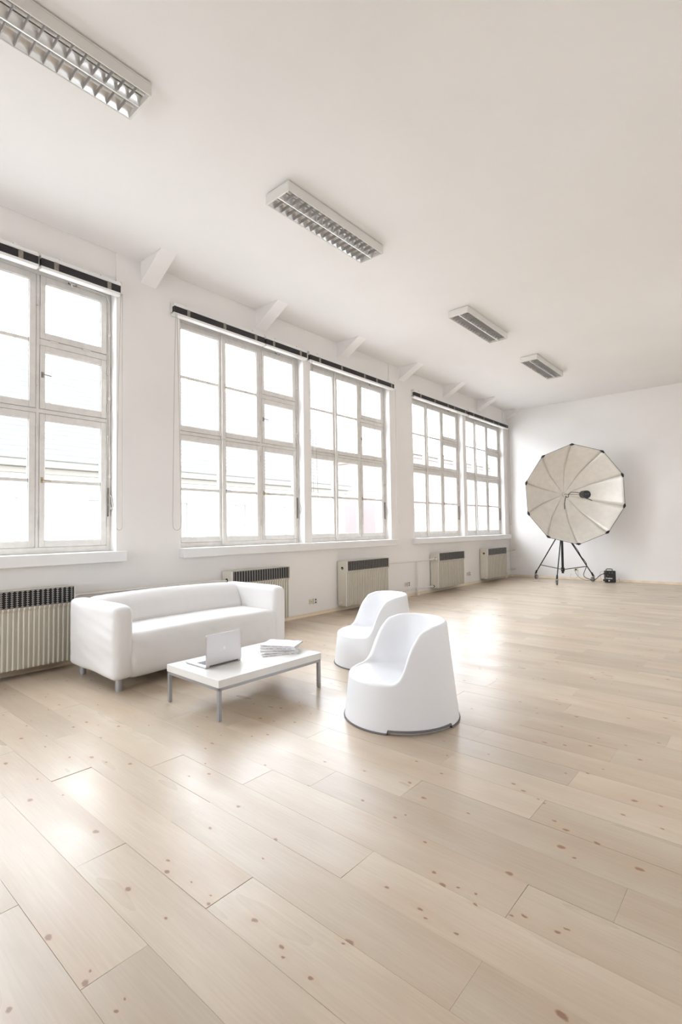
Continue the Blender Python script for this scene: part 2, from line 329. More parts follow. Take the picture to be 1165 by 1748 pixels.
def plank_geo(x0, x1, y0, y1, mb, z=0.0, tx=0, ty=0):
    g = .00025; c = .0007
    X = (x0+g, x0+g+c, x1-g-c, x1-g); Y = (y0+g, y0+g+c, y1-g-c, y1-g)
    cx, cy = (x0+x1)/2, (y0+y1)/2
    def Z(x, y, dz): return z+dz+tx*(x-cx)+ty*(y-cy)
    vs = [(X[0], Y[0], -.0125), (X[3], Y[0], -.0125), (X[3], Y[3], -.0125), (X[0], Y[3], -.0125)]
    vs += [(x, y, Z(x, y, -.0004)) for x, y in ((X[0], Y[0]), (X[3], Y[0]), (X[3], Y[3]), (X[0], Y[3]))]
    vs += [(x, y, Z(x, y, 0)) for x, y in ((X[1], Y[1]), (X[2], Y[1]), (X[2], Y[2]), (X[1], Y[2]))]
    fs = [(8, 9, 10, 11)]
    for i in range(4):
        j = (i+1) % 4; fs += [(4+i, 4+j, 8+j, 8+i), (i, j, 4+j, 4+i)]
    mb.add(vs, fs)
ENDS = {0: 3.815, 1: 3.25, 2: 3.825, 3: 3.257, 4: 4.083, 5: 4.63, 6: 4.91, 7: 3.93, -1: 3.3}
rng = random.Random(11)
far = MB(); mesh_cache = {}
k0 = int(math.floor((Y0-.627)/PW)); k1 = int(math.ceil((Y1-.627)/PW))
nplank = 0
for k in range(k0, k1):
    ya = max(.627+k*PW, Y0+.002); yb = min(.627+(k+1)*PW, Y1-.012)
    if yb-ya < .01: continue
    e = ENDS.get(k, rng.uniform(3, 4.39)) % PL
    if k not in ENDS: e = (k*.53 % 1*PL+rng.uniform(-.08, .08)) % PL
    xs = [.012]; x = e if e > .15 else e+PL
    while x < ROOM_X-.1: xs.append(x); x += PL
    xs.append(ROOM_X-.002)
    for xa, xb in zip(xs[:-1], xs[1:]):
        cx, cy = (xa+xb)/2, (ya+yb)/2
        seen = .40 < yb and ya < 8.1 and xa < 5.5-.117*ya and (5.36-xb) < 4.0*yb
        tx = rng.gauss(0, .0005); ty = rng.gauss(0, .0026)
        if not seen:
            plank_geo(xa, xb, ya, yb, far, 0, 0, ty*.5); continue
        key = (round(xb-xa, 3), round(yb-ya, 3), rng.randrange(4) if abs(xb-xa-PL) < .01 else rng.random())
        if key not in mesh_cache:
            mb = MB(); hx, hy = (xb-xa)/2, (yb-ya)/2
            plank_geo(-hx, hx, -hy, hy, mb); o = mb.build('plank', M['wood'], floor); mesh_cache[key] = o.data
        else:
            o = D.objects.new('plank', mesh_cache[key]); COL.objects.link(o); o.parent = floor
        o.location = (cx, cy, rng.uniform(-.0003, .0002)); o.rotation_euler = (ty, tx, 0)
        nplank += 1
        ks = [(kx-cx, ky-cy, s) for kx, ky, s in KNOTS if xa < kx < xb and ya < ky < yb]
        if not ks or (len(ks) < 3 and cy > 3.2):
            for _ in range(rng.choice([1, 2, 2, 3, 3])):
                ks.append((rng.uniform(-.6, .6)*(xb-xa)/PL, rng.uniform(-.085, .085), rng.choice([.6, .8, 1, 1.3, 1.6, 2])))
        for nm, kn in zip('abcde', ks[:5]):
            o['knot_'+nm] = [float(kn[0]), float(kn[1]), .0062*kn[2]**.8]
        for nm in 'abcde'[len(ks[:5]):]: o['knot_'+nm] = [0.0, 0.0, 0.0]
fo = far.build('far_planks', M['wood_far'], floor); tag(fo, kind='stuff')

# skirting (quarter mould on a board) along the window wall and the back wall
def skirt(name, axis):
    prof = [(0, 0), (.022, 0), (.022, .012), (.016, .022), (.010, .030), (.009, .050), (0, .052)]
    mb = MB()
    if axis == 'y': mb.prism([(a, b+.0004) for a, b in prof], 1, Y0, Y1)
    else: mb.prism([(Y1-a, b+.0004) for a, b in prof], 0, .0, ROOM_X)
    return tag(mb.build(name, M['skirting'], smooth=False), kind='structure')
skirt('baseboard_left', 'y'); skirt('baseboard_back', 'x')
# window boards
for i, (a, b) in enumerate([(.38, 2.60), (3.28, 7.70), (8.33, 12.86)]):
    tag(MB().box(-.12, .105, a, b, .988, 1.098).build('trim_%d' % (i+1), M['sill'], bevel=.006), kind='structure')

# ------------------------------------------------------------------ windows
ZR = dict(top=(2.532, 3.868), low=(1.163, 2.482), tc=(3.235, 3.868), mc=(2.532, 3.165))
def casement(par, y0, y1, z0, z1, py0, py1, pz0, pz1, munt=None, handle=None, hinges='right', hz=()):
    xf, xb = -.122, -.165
    mb = MB()
    mb.box(xb, xf, y0, py0, z0, z1).box(xb, xf, py1, y1, z0, z1).box(xb, xf, py0, py1, z0, pz0).box(xb, xf, py0, py1, pz1, z1)
    # stepped glazing rebate
    g = .007
    mb.box(xb+.005, xf-.012, py0, py0+g, pz0, pz1).box(xb+.005, xf-.012, py1-g, py1, pz0, pz1)
    mb.box(xb+.005, xf-.012, py0+g, py1-g, pz0, pz0+g).box(xb+.005, xf-.012, py0+g, py1-g, pz1-g, pz1)
    if munt: mb.box(xb+.008, xf-.006, py0+g, py1-g, munt-.017, munt+.017)
    c = mb.build('casement', M['wframe'], par, bevel=.003, segs=1)
    spans = [(pz0, munt-.017), (munt+.017, pz1)] if munt else [(pz0, pz1)]
    for a, b in spans:
        MB().box(-.147, -.143, py0+g*.5, py1-g*.5, a+g*.5 if a == pz0 else a, b-g*.5 if b == pz1 else b).build('pane', M['glass'], c)
    if handle:
        hy, hzz, mt = handle
        h = MB().box(xf, xf+.006, hy-.011, hy+.011, hzz-.028, hzz+.028).cyl((xf, hy, hzz), (xf+.032, hy, hzz), .006, n=8)
        h.tube([(xf+.028, hy, hzz), (xf+.032, hy+.03, hzz-.004), (xf+.030, hy+.075, hzz-.008)], .0048, n=6)
        h.build('handle', M[mt], c, smooth=True, angle=40)
    for z in hz:
        if hinges == 'top':   # hinge leaves lie along the rail under this sash
            MB().box(xf, xf+.008, z-.04, z+.04, z0-.02, z0-.004).build('hinge', M['wframe'], c, bevel=.002, segs=1)
        else:
            yy = y1+.004 if hinges == 'right' else y0-.012
            MB().box(xf-.002, xf+.009, yy, yy+.012, z-.045, z+.045).cyl((xf+.006, yy+.006, z-.045), (xf+.006, yy+.006, z+.045), .0065, n=8).build('hinge', M['wframe'], c)
    return c
def window(idx, y):
    w = thing('window_%d' % idx, None, None, kind='structure'); w['kind'] = 'structure'
    xf, xb = -.128, -.20
    f = MB()
    zb, zt = OPEN_Z0, OPEN_Z1
    f.box(xb, xf, y+.0, y+.041, zb, zt).box(xb, xf, y+2.034, y+2.08, zb, zt)          # side posts
    f.box(xb, xf, y+.041, y+2.034, zb, 1.160).box(xb, xf, y+.041, y+2.034, 3.871, zt)  # bottom, head
    f.box(xb, xf, y+.041, y+2.034, 2.486, 2.528)                                       # transom
    f.box(xb+.001, xf+.0012, y+1.339, y+1.371, 1.1605, 3.8705)                                      # post between 2nd and 3rd
    f.box(xb, xf, y+1.371, y+2.034, 3.169, 3.231)                                      # small transom
    f.box(xb+.001, xf+.0012, y+.690, y+.712, 1.1605, 3.8705)
    # rear rebates behind the sash edges
    for a, b in ((.03, .06), (.675, .73), (1.325, 1.385), (2.02, 2.045)): f.box(-.205, -.168, y+a, y+b, 1.15, 3.88)
    for a, b in ((1.15, 1.178), (2.474, 2.54), (3.858, 3.88)): f.box(-.2049, -.1681, y+.06, y+2.02, a, b)
    f.box(-.2048, -.1682, y+1.385, y+2.02, 3.155, 3.245)
    f.build('frame', M['wframe'], w, bevel=.003, segs=1)
    s = MB().box(-.121, -.096, y+.676, y+.728, 2.50, 3.87).box(-.121, -.096, y+.676, y+.728, 1.12, 2.50)
    s.box(-.121, -.088, y+.668, y+.736, 2.494, 2.524)
    s.build('cover_strip', M['wframe'], w, bevel=.004)
    casement(w, y+.045, y+.688, *ZR['top'], y+.092, y+.640, 2.597, 3.802, munt=3.200, hinges='left', hz=(3.6, 2.8))
    casement(w, y+.714, y+1.336, *ZR['top'], y+.757, y+1.278, 2.597, 3.802, munt=3.200, handle=(y+.738, 3.215, 'iron'), hz=(3.6, 2.8))
    casement(w, y+.045, y+.688, *ZR['low'], y+.092, y+.640, 1.222, 2.418, munt=1.815, hinges='left', hz=(2.3, 1.4))
    casement(w, y+.714, y+1.336, *ZR['low'], y+.757, y+1.278, 1.222, 2.418, munt=1.815, handle=(y+.738, 1.83, 'iron'), hz=(2.3, 1.4))
    casement(w, y+1.374, y+2.031, *ZR['tc'], y+1.422, y+1.972, 3.300, 3.802, hinges='top', hz=(y+1.50, y+1.82))
    casement(w, y+1.374, y+2.031, *ZR['mc'], y+1.422, y+1.972, 2.600, 3.105, handle=(y+1.395, 2.870, 'iron'), hz=(3.05, 2.65))
    casement(w, y+1.374, y+2.031, *ZR['low'], y+1.422, y+1.972, 1.222, 2.418, munt=1.815, handle=(y+1.395, 1.822, 'brass'), hz=(2.3, 1.4))
    o = MB()
    o.tube([(-.112, y+1.70, 3.885), (-.110, y+1.95, 3.885), (-.110, y+2.02, 3.87), (-.110, y+2.052, 3.80), (-.110, y+2.055, 3.0), (-.110, y+2.058, 1.47)], .0055, n=6)
    for z in (3.45, 2.75, 2.1, 1.9): o.box(-.128, -.10, y+2.046, y+2.068, z-.015, z+.015)
    o.tube([(-.108, y+2.06, 1.70), (-.09, y+2.07, 1.68), (-.072, y+2.072, 1.62), (-.072, y+2.072, 1.56), (-.09, y+2.07, 1.54), (-.108, y+2.062, 1.60)], .0055, n=6)
    o.box(-.127, -.095, y+1.645, y+1.70, 3.873, 3.90).cyl((-.10, y+1.66, 3.865), (-.085, y+1.66, 3.835), .010, .006, n=8)
    o.build('window_opener', M['wframe'], w, smooth=True, angle=40)
    o = MB().box(-.1281, -.104, y+2.044, y+2.052, 1.47, 1.78).box(-.121, -.108, y+1.63, y+1.716, 3.872, 3.882)
    o.build('opener_rail', M['iron'], w)
    return w
for i, (a, b) in enumerate(UNITS): window(i+1, a)
# plain windows added in the right wall to brighten the room (never in view)
for i, (a, b) in enumerate(RIGHT_FILL_UNITS):
    w = thing('window_%d' % (len(UNITS)+1+i), None, None); w['kind'] = 'structure'
    f = MB(); xa, xb = ROOM_X+.12, ROOM_X+.18
    for c in (a, (a+b)/2-.03, b-.06): f.box(xa, xb, c, c+.06, RZA, RZB)
    for c in (RZA, RZB-.06): f.box(xa, xb, a, b, c, c+.06)
    f.build('frame', M['wframe'], w)
    MB().box(ROOM_X+.148, ROOM_X+.152, a, b, RZA, RZB).build('pane', M['glass'], w)

w = thing('window_%d' % (len(UNITS)+len(RIGHT_FILL_UNITS)+1), None, None); w['kind'] = 'structure'  # added window behind the viewer, lifts surfaces facing it (never in view)
f = MB(); ya, yb = Y0-.18, Y0-.12
for c in (FX0, (FX0+FX1)/2-.03, FX1-.06): f.box(c, c+.06, ya, yb, FZA, FZB)
for c in (FZA, FZB-.06): f.box(FX0, FX1, ya, yb, c, c+.06)
f.build('frame', M['wframe'], w)
MB().box(FX0, FX1, Y0-.152, Y0-.148, FZA, FZB).build('pane', M['glass'], w)

# ------------------------------------------------------------------ venetian blinds, drawn up
def blind(y0, y1, tapes, label, cords=(), group='venetian blinds drawn up above the windows'):
    t = thing('venetian_blind', label, 'blind', (0, (y0+y1)/2, 3.845), group=group)
    c = (y0+y1)/2; zz = 3.845
    def B(): return MB()
    def lo(mb): mb.v = [(x, y-c, z-zz) for x, y, z in mb.v]; return mb
    lo(B().box(.002, .070, y0, y1, 3.952, 3.990)).build('headrail', M['headrail'], t, bevel=.002, segs=1)
    s = B(); n = 16
    for i in range(n):
        z = 3.879+i*(.073/n); s.box(.008+.0015*(i % 2), .074-.0015*((i*7) % 3), y0+.005, y1-.005, z, z+.0035)
    lo(s)
    tag(s.build('slats', M['slat'], t), kind='stuff')
    lo(B().box(.006, .080, y0+.002, y1-.002, 3.846, 3.874)).build('bottom_rail', M['headrail'], t, bevel=.003, segs=1)
    for ty in tapes:
        lo(B().box(.0755, .0775, ty-.021, ty+.021, 3.872, 3.953).box(.0775, .080, ty-.017, ty+.014, 3.876, 3.915)).build('ladder_tape', M['tape'], t)
    for e in (y0-.003, y1+.001):
        lo(B().box(.0, .034, e, e+.0025, 3.885, 4.006).box(.034, .078, e, e+.0022, 3.845, 3.876).cyl((.05, e-.008 if e < c else e, 3.985), (.05, e+.001 if e < c else e+.010, 3.985), .020, n=14)).build('end_bracket', M['socketw'], t)
    for e in (y0+.18, y1-.2):
        lo(B().box(.0, .074, e-.012, e+.012, 3.989, 4.004)).build('mounting_clip', M['headrail'], t)
    for pts in cords:
        lo(B().tube(pts, .0028, n=5)).build('pull_cord', M['cord'], t, smooth=True)
    return t
def loop(ya, yb, yc, zb, x=.088, ztop=3.86):
    """two strands falling from the rail and joined by a hanging loop"""
    r = (yb-ya)/2; m_ = (ya+yb)/2
    pts = [(x, yc-.008, ztop), (x, (yc+ya)/2-.004, 2.9), (x, ya, zb+r*2.6)]
    for i in range(1, 8):
        a = pi+pi*i/8; pts.append((x, m_+r*math.cos(a), zb+r*1.4*(1+math.sin(a))))
    pts += [(x, yb, zb+r*2.6), (x, (yc+yb)/2+.004, 2.9), (x, yc+.008, ztop)]
    return pts
blind(.35, 1.744, [.60, 1.10, 1.59], 'long dark blind above the nearest window, cut by the left picture edge')
blind(1.764, 2.548, [1.90, 2.42], 'short dark venetian blind drawn up at the right end of the nearest window', [loop(2.488, 2.552, 2.545, 1.32)])
blind(3.182, 4.574, [3.375, 3.90, 4.41], 'longer dark venetian blind over the second window, cord loop at its left end', [loop(3.145, 3.255, 3.20, 1.31)])
blind(4.594, 5.40, [4.735, 5.262], 'short dark venetian blind drawn up over the right part of the second window')
blind(5.462, 7.69, [5.68, 6.20, 6.80, 7.15, 7.60], 'long dark venetian blind drawn up over the third window, cords at both ends', [loop(5.488, 5.60, 5.485, 1.27), [(.088, 7.695, 3.86), (.088, 7.69, 2.6), (.088, 7.68, 1.75), (.088, 7.70, 1.52), (.086, 7.75, 1.39)]])
blind(8.365, 10.62, [8.60, 9.15, 9.70, 9.98, 10.50], 'long dark venetian blind drawn up over the fourth window, left of the last one')
blind(10.68, 12.90, [10.90, 11.45, 12.0, 12.32, 12.80], 'dark venetian blind over the last window, nearest the back corner', [loop(12.84, 12.93, 12.895, 1.35)])

# ------------------------------------------------------------------ ceiling lights
def ceiling_light(y0, y1, label):
    L_ = y1-y0; x0, x1 = 1.937, 2.240; cx = (x0+x1)/2; zb = 4.245
    t = thing('ceiling_light', label, 'ceiling light', (cx, (y0+y1)/2, zb), group='louvred ceiling lights')
    hx, hy = (x1-x0)/2, L_/2; top = H-zb
    s = MB(); w_ = .014
    s.box(-hx, hx, -hy, hy, top-.022, top-.008)
    s.box(-hx+.01, hx-.01, -hy+.01, hy-.01, top-.008, top)
    s.box(-hx, -hx+.010, -hy, hy, 0, top-.022).box(hx-.010, hx, -hy, hy, 0, top-.022)
    s.box(-hx+.010, hx-.010, -hy, -hy+w_, 0, top-.022).box(-hx+.010, hx-.010, hy-w_, hy, 0, top-.022)
    s.build('housing', M['casing'], t, bevel=.002, segs=1)
    # parabolic side and centre reflectors
    r = MB(); ya, yb = -hy+w_, hy-w_; xi = hx-.012
    for sgn in (-1, 1):
        prof = [(sgn*xi, .003), (sgn*(xi-.010), .02), (sgn*(xi-.024), .040), (sgn*(xi-.045), .055), (sgn*(xi-.045), .058), (sgn*xi, .058)]
        r.prism([(a, b) for a, b in prof], 1, ya, yb)
    r.prism([(-.005, .003), (.005, .003), (.013, .02), (.030, .045), (.040, .055), (-.040, .055), (-.030, .045), (-.013, .02)], 1, ya, yb)
    r.build('reflector', M['louvre'], t, smooth=True, angle=50)
    for sx in (-1, 1):
        c = sx*.072
        MB().cyl((c, ya, .052), (c, yb, .052), .013, n=12).build('tube', M['tube'], t, smooth=True, angle=40)
    n = max(4, round((yb-ya)/.078)); step = (yb-ya)/n
    for i in range(1, n):
        y = ya+i*step
        for sx in (-1, 1):
            nm = 'blade'
            if 'blade_mesh' not in M:
                b = MB(); a, e = .012, xi-.002
                b.prism([(a, .004), (e, .004), (e-.022, .036), (a+.014, .036)], 1, -.0012, .0012)
                b.prism([(a, .004), (e, .004), (e, .006), (a, .006)], 1, -.0022, .0022)
                o = b.build(nm, M['blade'], t); M['blade_mesh'] = o.data
            else:
                o = D.objects.new(nm, M['blade_mesh']); COL.objects.link(o); o.parent = t
            o.location = (0, y, 0)
            if sx < 0: o.rotation_euler = (0, 0, pi)
    return t
ceiling_light(.33, 1.715, 'nearest louvred ceiling light, cut off by the top left of the picture')
ceiling_light(2.985, 4.37, 'second louvred ceiling light from the near end')
ceiling_light(6.345, 7.69, 'third louvred ceiling light from the near end')
ceiling_light(8.965, 10.40, 'farthest and smallest looking louvred ceiling light')

# ------------------------------------------------------------------ radiators
RZ0, RZ1, RG = .085, .788, .638
def radiator(y0, y1, label, valve=True, pipes_side=False, mesh_small=False):
    L_ = y1-y0
    t = thing('radiator', label, 'radiator', (.0, y0, RZ0), group='fluted convector radiators')
    z1, zg = RZ1-RZ0, RG-RZ0
    f1, f2 = .215, .190
    for side, yy in (('near', 0), ('far', L_-.012)):
        prof = [(.016, 0), (f2-.006, 0), (f2, .30), (f2, zg-.035), (f1, zg), (f1, z1), (.016, z1)]
        e = MB().prism(prof, 1, yy, yy+.012)
        e.build('end_panel', M['rad'], t, bevel=.002, segs=1)
    e = MB().prism([(f2-.006, 0), (f2+.004, 0), (f2+.008, .30), (f2+.008, zg-.035), (f1+.003, zg), (f1+.003, z1), (f1-.007, z1), (f1-.007, zg), (f2, zg-.035), (f2, .3)], 1, -.002, .016)
    e.build('edge_strip', M['casing'], t)
    MB().box(.014, f1-.035, .012, L_-.012, z1-.006, z1-.001).box(.016, .024, .012, L_-.012, 0, z1-.006).build('back_panel', M['rad'], t)
    MB().box(.03, f2-.03, .02, L_-.02, .03, z1-.02).build('heating_core', M['radin'], t)
    # pressed front with narrow upright flutes
    p = MB(); pitch = .0415; n = int(round((L_-.03)/pitch)); pitch = (L_-.03)/n
    pts = []
    for i in range(n):
        a = .015+i*pitch
        pts += [(a, 0), (a+pitch*.68, 0), (a+pitch*.72, .013), (a+pitch*.96, .013)]
    pts.append((.015+n*pitch, 0))
    rows = [(f2-.005, .004), (f2-.001, .30), (f2-.001, zg-.04), (f2+.010, zg-.022), (f1-.006, zg-.004)]
    vs = []; fs = []; mis = []; m_ = len(pts)
    for k, (x, z) in enumerate(rows):
        for (yy, d) in pts: vs.append((x+d*(1 if k < 4 else .3), yy, z))
    for k in range(len(rows)-1):
        for i in range(m_-1):
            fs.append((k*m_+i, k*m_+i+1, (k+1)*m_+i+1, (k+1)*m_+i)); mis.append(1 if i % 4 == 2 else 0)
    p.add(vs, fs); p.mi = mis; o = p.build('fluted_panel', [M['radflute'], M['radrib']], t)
    md = o.modifiers.new('thickness', 'SOLIDIFY'); md.thickness = .002; md.offset = -1
    # stamped grille: upright ribs carrying short horizontal bars, front and top
    g = MB()
    for i in range(n):
        a = .015+i*pitch+pitch*.5
        g.box(f1-.006, f1-.002, a-.0022, a+.0022, zg, z1)
        for k in range(8):
            z = zg+.008+k*(z1-zg-.014)/7.4
            g.box(f1-.004, f1+.0005, a-pitch*.29, a+pitch*.29, z, z+.0058)
        g.box(f1-.034, f1-.002, a-pitch*.30, a+pitch*.30, z1-.004, z1)
    g.box(f1-.006, f1-.001, .012, L_-.012, zg-.004, zg+.002).box(f1-.006, f1-.001, .012, L_-.012, z1-.003, z1)
    g.build('grille', M['radgrille'], t)
    MB().box(f1-.030, f1-.012, .013, L_-.013, zg, z1-.006).build('grille_back', M['radin'], t)
    if valve:
        MB().cyl((.115, -.0015, .678-RZ0), (.115, .002, .678-RZ0), .024, n=20).build('valve_hole', M['hole'], t)
        v = MB().cyl((.115, -.006, .670-RZ0), (.115, -.001, .670-RZ0), .012, n=10)
        v.build('valve_stem', M['brass'], t)
        MB().cyl((.095, -.035, .125-RZ0), (.095, -.001, .125-RZ0), .017, .024, n=14).build('drain_cap', M['pipe'], t, smooth=True, angle=40)
    else:
        MB().cyl((.127, -.002, .674-RZ0), (.127, .002, .674-RZ0), .030, n=20).build('valve_hole', M['hole'], t)
        v = MB().cyl((.127, -.075, .674-RZ0), (.127, -.02, .674-RZ0), .020, .027, n=16).cyl((.127, -.02, .674-RZ0), (.127, .0, .674-RZ0), .017, n=12)
        v.cyl((.127, -.048, .674-RZ0), (.185, -.048, .674-RZ0), .020, .024, n=14)
        v.build('thermostat_valve', M['pipe'], t, smooth=True, angle=40)
        MB().cyl((.087, -.0015, .126-RZ0), (.087, .002, .126-RZ0), .024, n=20).build('pipe_hole', M['hole'], t)
    # wall brackets carry it
    MB().box(.001, .03, .10, .14, .05, z1-.05).box(.001, .03, L_-.14, L_-.10, .05, z1-.05).build('mounting_bracket', M['rad'], t)
    return t
radiator(.88, 2.035, 'nearest fluted radiator at the left picture edge, half hidden by the sofa')
radiator(3.875, 4.868, 'fluted radiator behind the right end of the sofa')
radiator(6.09, 7.232, 'fluted radiator behind the farther white tub chair')
radiator(8.935, 10.043, 'fluted radiator with a white valve and two pipes entering its left end', valve=False)
radiator(11.185, 12.278, 'farthest fluted radiator, next to the back corner')

def pipework(label, polys, r=.0125, feet=(), loc=None):
    t = thing('heating_pipe', label, 'pipe', loc or polys[0][0])
    o_ = Vector(t.location)
    for P in polys:
        mb = MB().tube([Vector(q)-o_ for q in P], r, n=10)
        mb.build('pipe', M['pipe'], t, smooth=True, angle=50)
    for f in feet:
        mb = MB(); x, y, z = Vector(f)-o_
        mb.box(x-.02, x+.02, y-.035, y+.035, z, z+.04); mb.build('pipe_foot', M['pipe'], t, bevel=.004)
    return t
pipework('cream heating pipes between the radiators behind the tub chair and beyond it',
    [[(.10, 7.236, .675), (.06, 7.30, .672), (.045, 7.5, .668), (.045, 8.30, .655), (.06, 8.42, .655), (.127, 8.60, .664), (.127, 8.86, .673)],
     [(.05, 8.385, .655), (.05, 8.385, .05)],
     [(.05, 7.30, .112), (.05, 8.34, .135), (.05, 8.42, .137), (.087, 8.55, .132), (.087, 8.93, .127)]],
    feet=[(.05, 8.40, .0), (.05, 8.385, .10)], loc=(.05, 8.385, .0))
pipework('cream heating pipes in the back corner by the last radiator',
    [[(.10, 12.282, .665), (.06, 12.4, .663), (.06, 12.66, .662), (.10, 12.80, .672), (.12, 12.92, .685), (.12, 13.0, .690)],
     [(.06, 12.62, .66), (.06, 12.62, .04)],
     [(.06, 12.25, .150), (.06, 12.62, .148), (.10, 12.78, .165), (.12, 13.0, .19)]],
    feet=[(.06, 12.60, .0), (.06, 12.62, .11)], loc=(.06, 12.62, 0))
pipework('cream heating pipe along the wall behind the sofa',
    [[(.10, 2.04, .670), (.06, 2.12, .682), (.05, 2.3, .680), (.05, 3.70, .675), (.10, 3.80, .672), (.12, 3.87, .672)]], loc=(.05, 2.04, .68))

def outlet(y, z, kind, label, x=.001):
    t = thing('wall_outlet', label, 'wall outlet', (0, y, z), group='wall outlets under the windows')
    MB().box(0, .012, -.080, -.004, -.034, .036).build('phone_plate', M['socket'], t, bevel=.003)
    MB().box(.012, .0135, -.052, -.032, -.004, .003).build('slot', M['hole'], t)
    MB().box(0, .022, .004, .082, -.040, .044).build('socket_plate', M['socketw'], t, bevel=.005)
    for zz in (-.018, .022):
        MB().cyl((.0215, .043, zz), (.0235, .043, zz), .013, n=16).build('socket_hole', M['hole'], t)
    return t
outlet(5.53, .215, 0, 'pair of wall outlets between the sofa and the middle radiator')
outlet(8.10, .235, 0, 'pair of wall outlets left of the upright heating pipe')
outlet(10.60, .245, 0, 'pair of wall outlets between the last two radiators')
t = thing('wall_outlet', 'single wall outlet low on the back wall behind the stand', 'wall outlet', (1.62, Y1, .24))
MB().box(-.045, .045, -.012, 0, -.04, .04).build('socket_plate', M['socket'], t, bevel=.004)
MB().cyl((0, -.0115, 0), (0, -.0135, 0), .02, n=16).build('socket_hole', M['hole'], t)
MB().tube([(.02, -.015, 0), (.05, -.04, -.03), (.06, -.05, -.12), (.02, -.06, -.215), (-.06, -.07, -.228), (-.12, -.06, -.20), (-.10, -.05, -.10)], .003, n=5).build('cable', M['cord'], t, smooth=True)

# ------------------------------------------------------------------ sofa with a loose white cover
SX0, SX1, SY0, SY1, SZ0, SZ1 = .40, 1.305, 1.90, 3.775, .095, .700
def wr(p, k=1.0, f=5.0, st=(1, 1, 1)):
    q = Vector((p.x*st[0], p.y*st[1], p.z*st[2]))*f
    return noise.noise(q)*k
sofa = thing('sofa', 'white sofa in a loose cotton slipcover on short grey round legs', 'sofa', (.85, 2.84, 0))
SO = Vector((.85, 2.84, 0))
def cloth(name, c, s, r, fn=None, step=.022):
    def g(v):
        v = v.copy()
        if fn: v = fn(v)
        return v-SO
    vs, fs = rbox(c, s, r, step=step, fn=g)
    return MB().add(vs, fs).build(name, M['sofa'], sofa, smooth=True)
def arm_fn(v, outer, y_out):
    # cover: hem waves, soft folds on the outer side near the front edge, slight bulge
    z = (v.z-SZ0)/(SZ1-SZ0); front = (v.x-SX0)/(SX1-SX0)
    bulge = math.sin(max(0, min(1, z))*pi)*math.sin(max(0, min(1, front))*pi)
    side = 1 if abs(v.y-y_out) < .03 else 0
    v.y += outer*bulge*.008*side
    if side:
        fold = noise.noise(Vector((v.x*2.2, 3.1, v.z*15+v.x*3)))*.015*(.25+.75*front**2)*(1-z*.25)
        fold += noise.noise(Vector((v.x*6, 1.7, v.z*26+v.x*5)))*.008*max(0, 1-abs(z-.86)/.13)*front**3*2
        v.y += outer*fold*(1 if outer < 0 else .15)
    v.z += (1-min(1, z*6))*noise.noise(Vector((v.x*3, v.y*3, 0)))*.02 if z < .17 else 0
    if z > .5: v.z -= .022*max(0, (front-.82)/.18)**2*(z-.5)*2
    return v
cloth('armrest', ((SX0+SX1)/2, SY0+.084, (SZ0+SZ1)/2), (SX1-SX0, .168, SZ1-SZ0), .052, lambda v: arm_fn(v, -1, SY0))
cloth('armrest', ((SX0+SX1)/2, SY1-.084, (SZ0+SZ1)/2), (SX1-SX0, .168, SZ1-SZ0), .052, lambda v: arm_fn(v, 1, SY1))
def back_fn(v):
    z = (v.z-.10)/.615
    if v.x > .52:
        f = (v.x-.52)/.22
        b_ = math.sin(min(1, max(0, (z-.35)/.62))*pi)
        v.x += (.030*b_-.085*max(0, z-.62)/.38)*f
        v.x += noise.noise(Vector((v.y*14, v.z*3, 2)))*.0025*f*(z > .55)
    yy = (v.y-2.84)/.775
    v.z += .018*(1-yy**2)*(z > .8)
    # gathers near the left arm
    v.z += noise.noise(Vector((v.y*40, v.x*6, 0)))*.004*max(0, -yy-.7)*3*(z > .85)
    return v
cloth('backrest', (.565, 2.8375, .395), (.33, 1.64, .615), .085, back_fn, step=.026)
def seat_fn(v):
    yy = (v.y-2.84)/.775
    top = max(0, (v.z-.38)/.065)
    v.z += .014*(1-yy**2)*min(1, top)
    if v.x > 1.24:
        z = (v.z-.08)/.36
        v.x += .012*math.sin(max(0, min(1, z))*pi)
        ed = max(0, abs(yy)-.72)/.28
        v.x += noise.noise(Vector((v.y*5+v.z*9*(1 if yy < 0 else -1), v.z*3, 5)))*.018*(.35+ed*1.1)
        v.x += noise.noise(Vector((v.y*9, v.z*20+v.y*6, 1)))*.007*(.3+ed)
        v.x -= .006*ed**2
    if v.z < .13:
        v.z += noise.noise(Vector((v.y*2.2, 0, 3)))*.018-.010*(1-yy**2)
    return v
cloth('seat', (1.005, 2.8375, .2755), (.590, 1.63, .360), .062, seat_fn)
for (x, y) in ((1.225, 1.975), (.465, 2.0), (1.225, 3.70), (.465, 3.68)):
    lg = MB().cyl((x-SO.x, y-SO.y, .004), (x-SO.x, y-SO.y, .14), .030, .030, n=24).cyl((x-SO.x, y-SO.y, .0), (x-SO.x, y-SO.y, .004), .028, n=24)
    lg.build('leg', M['steel'], sofa, smooth=True, angle=40)

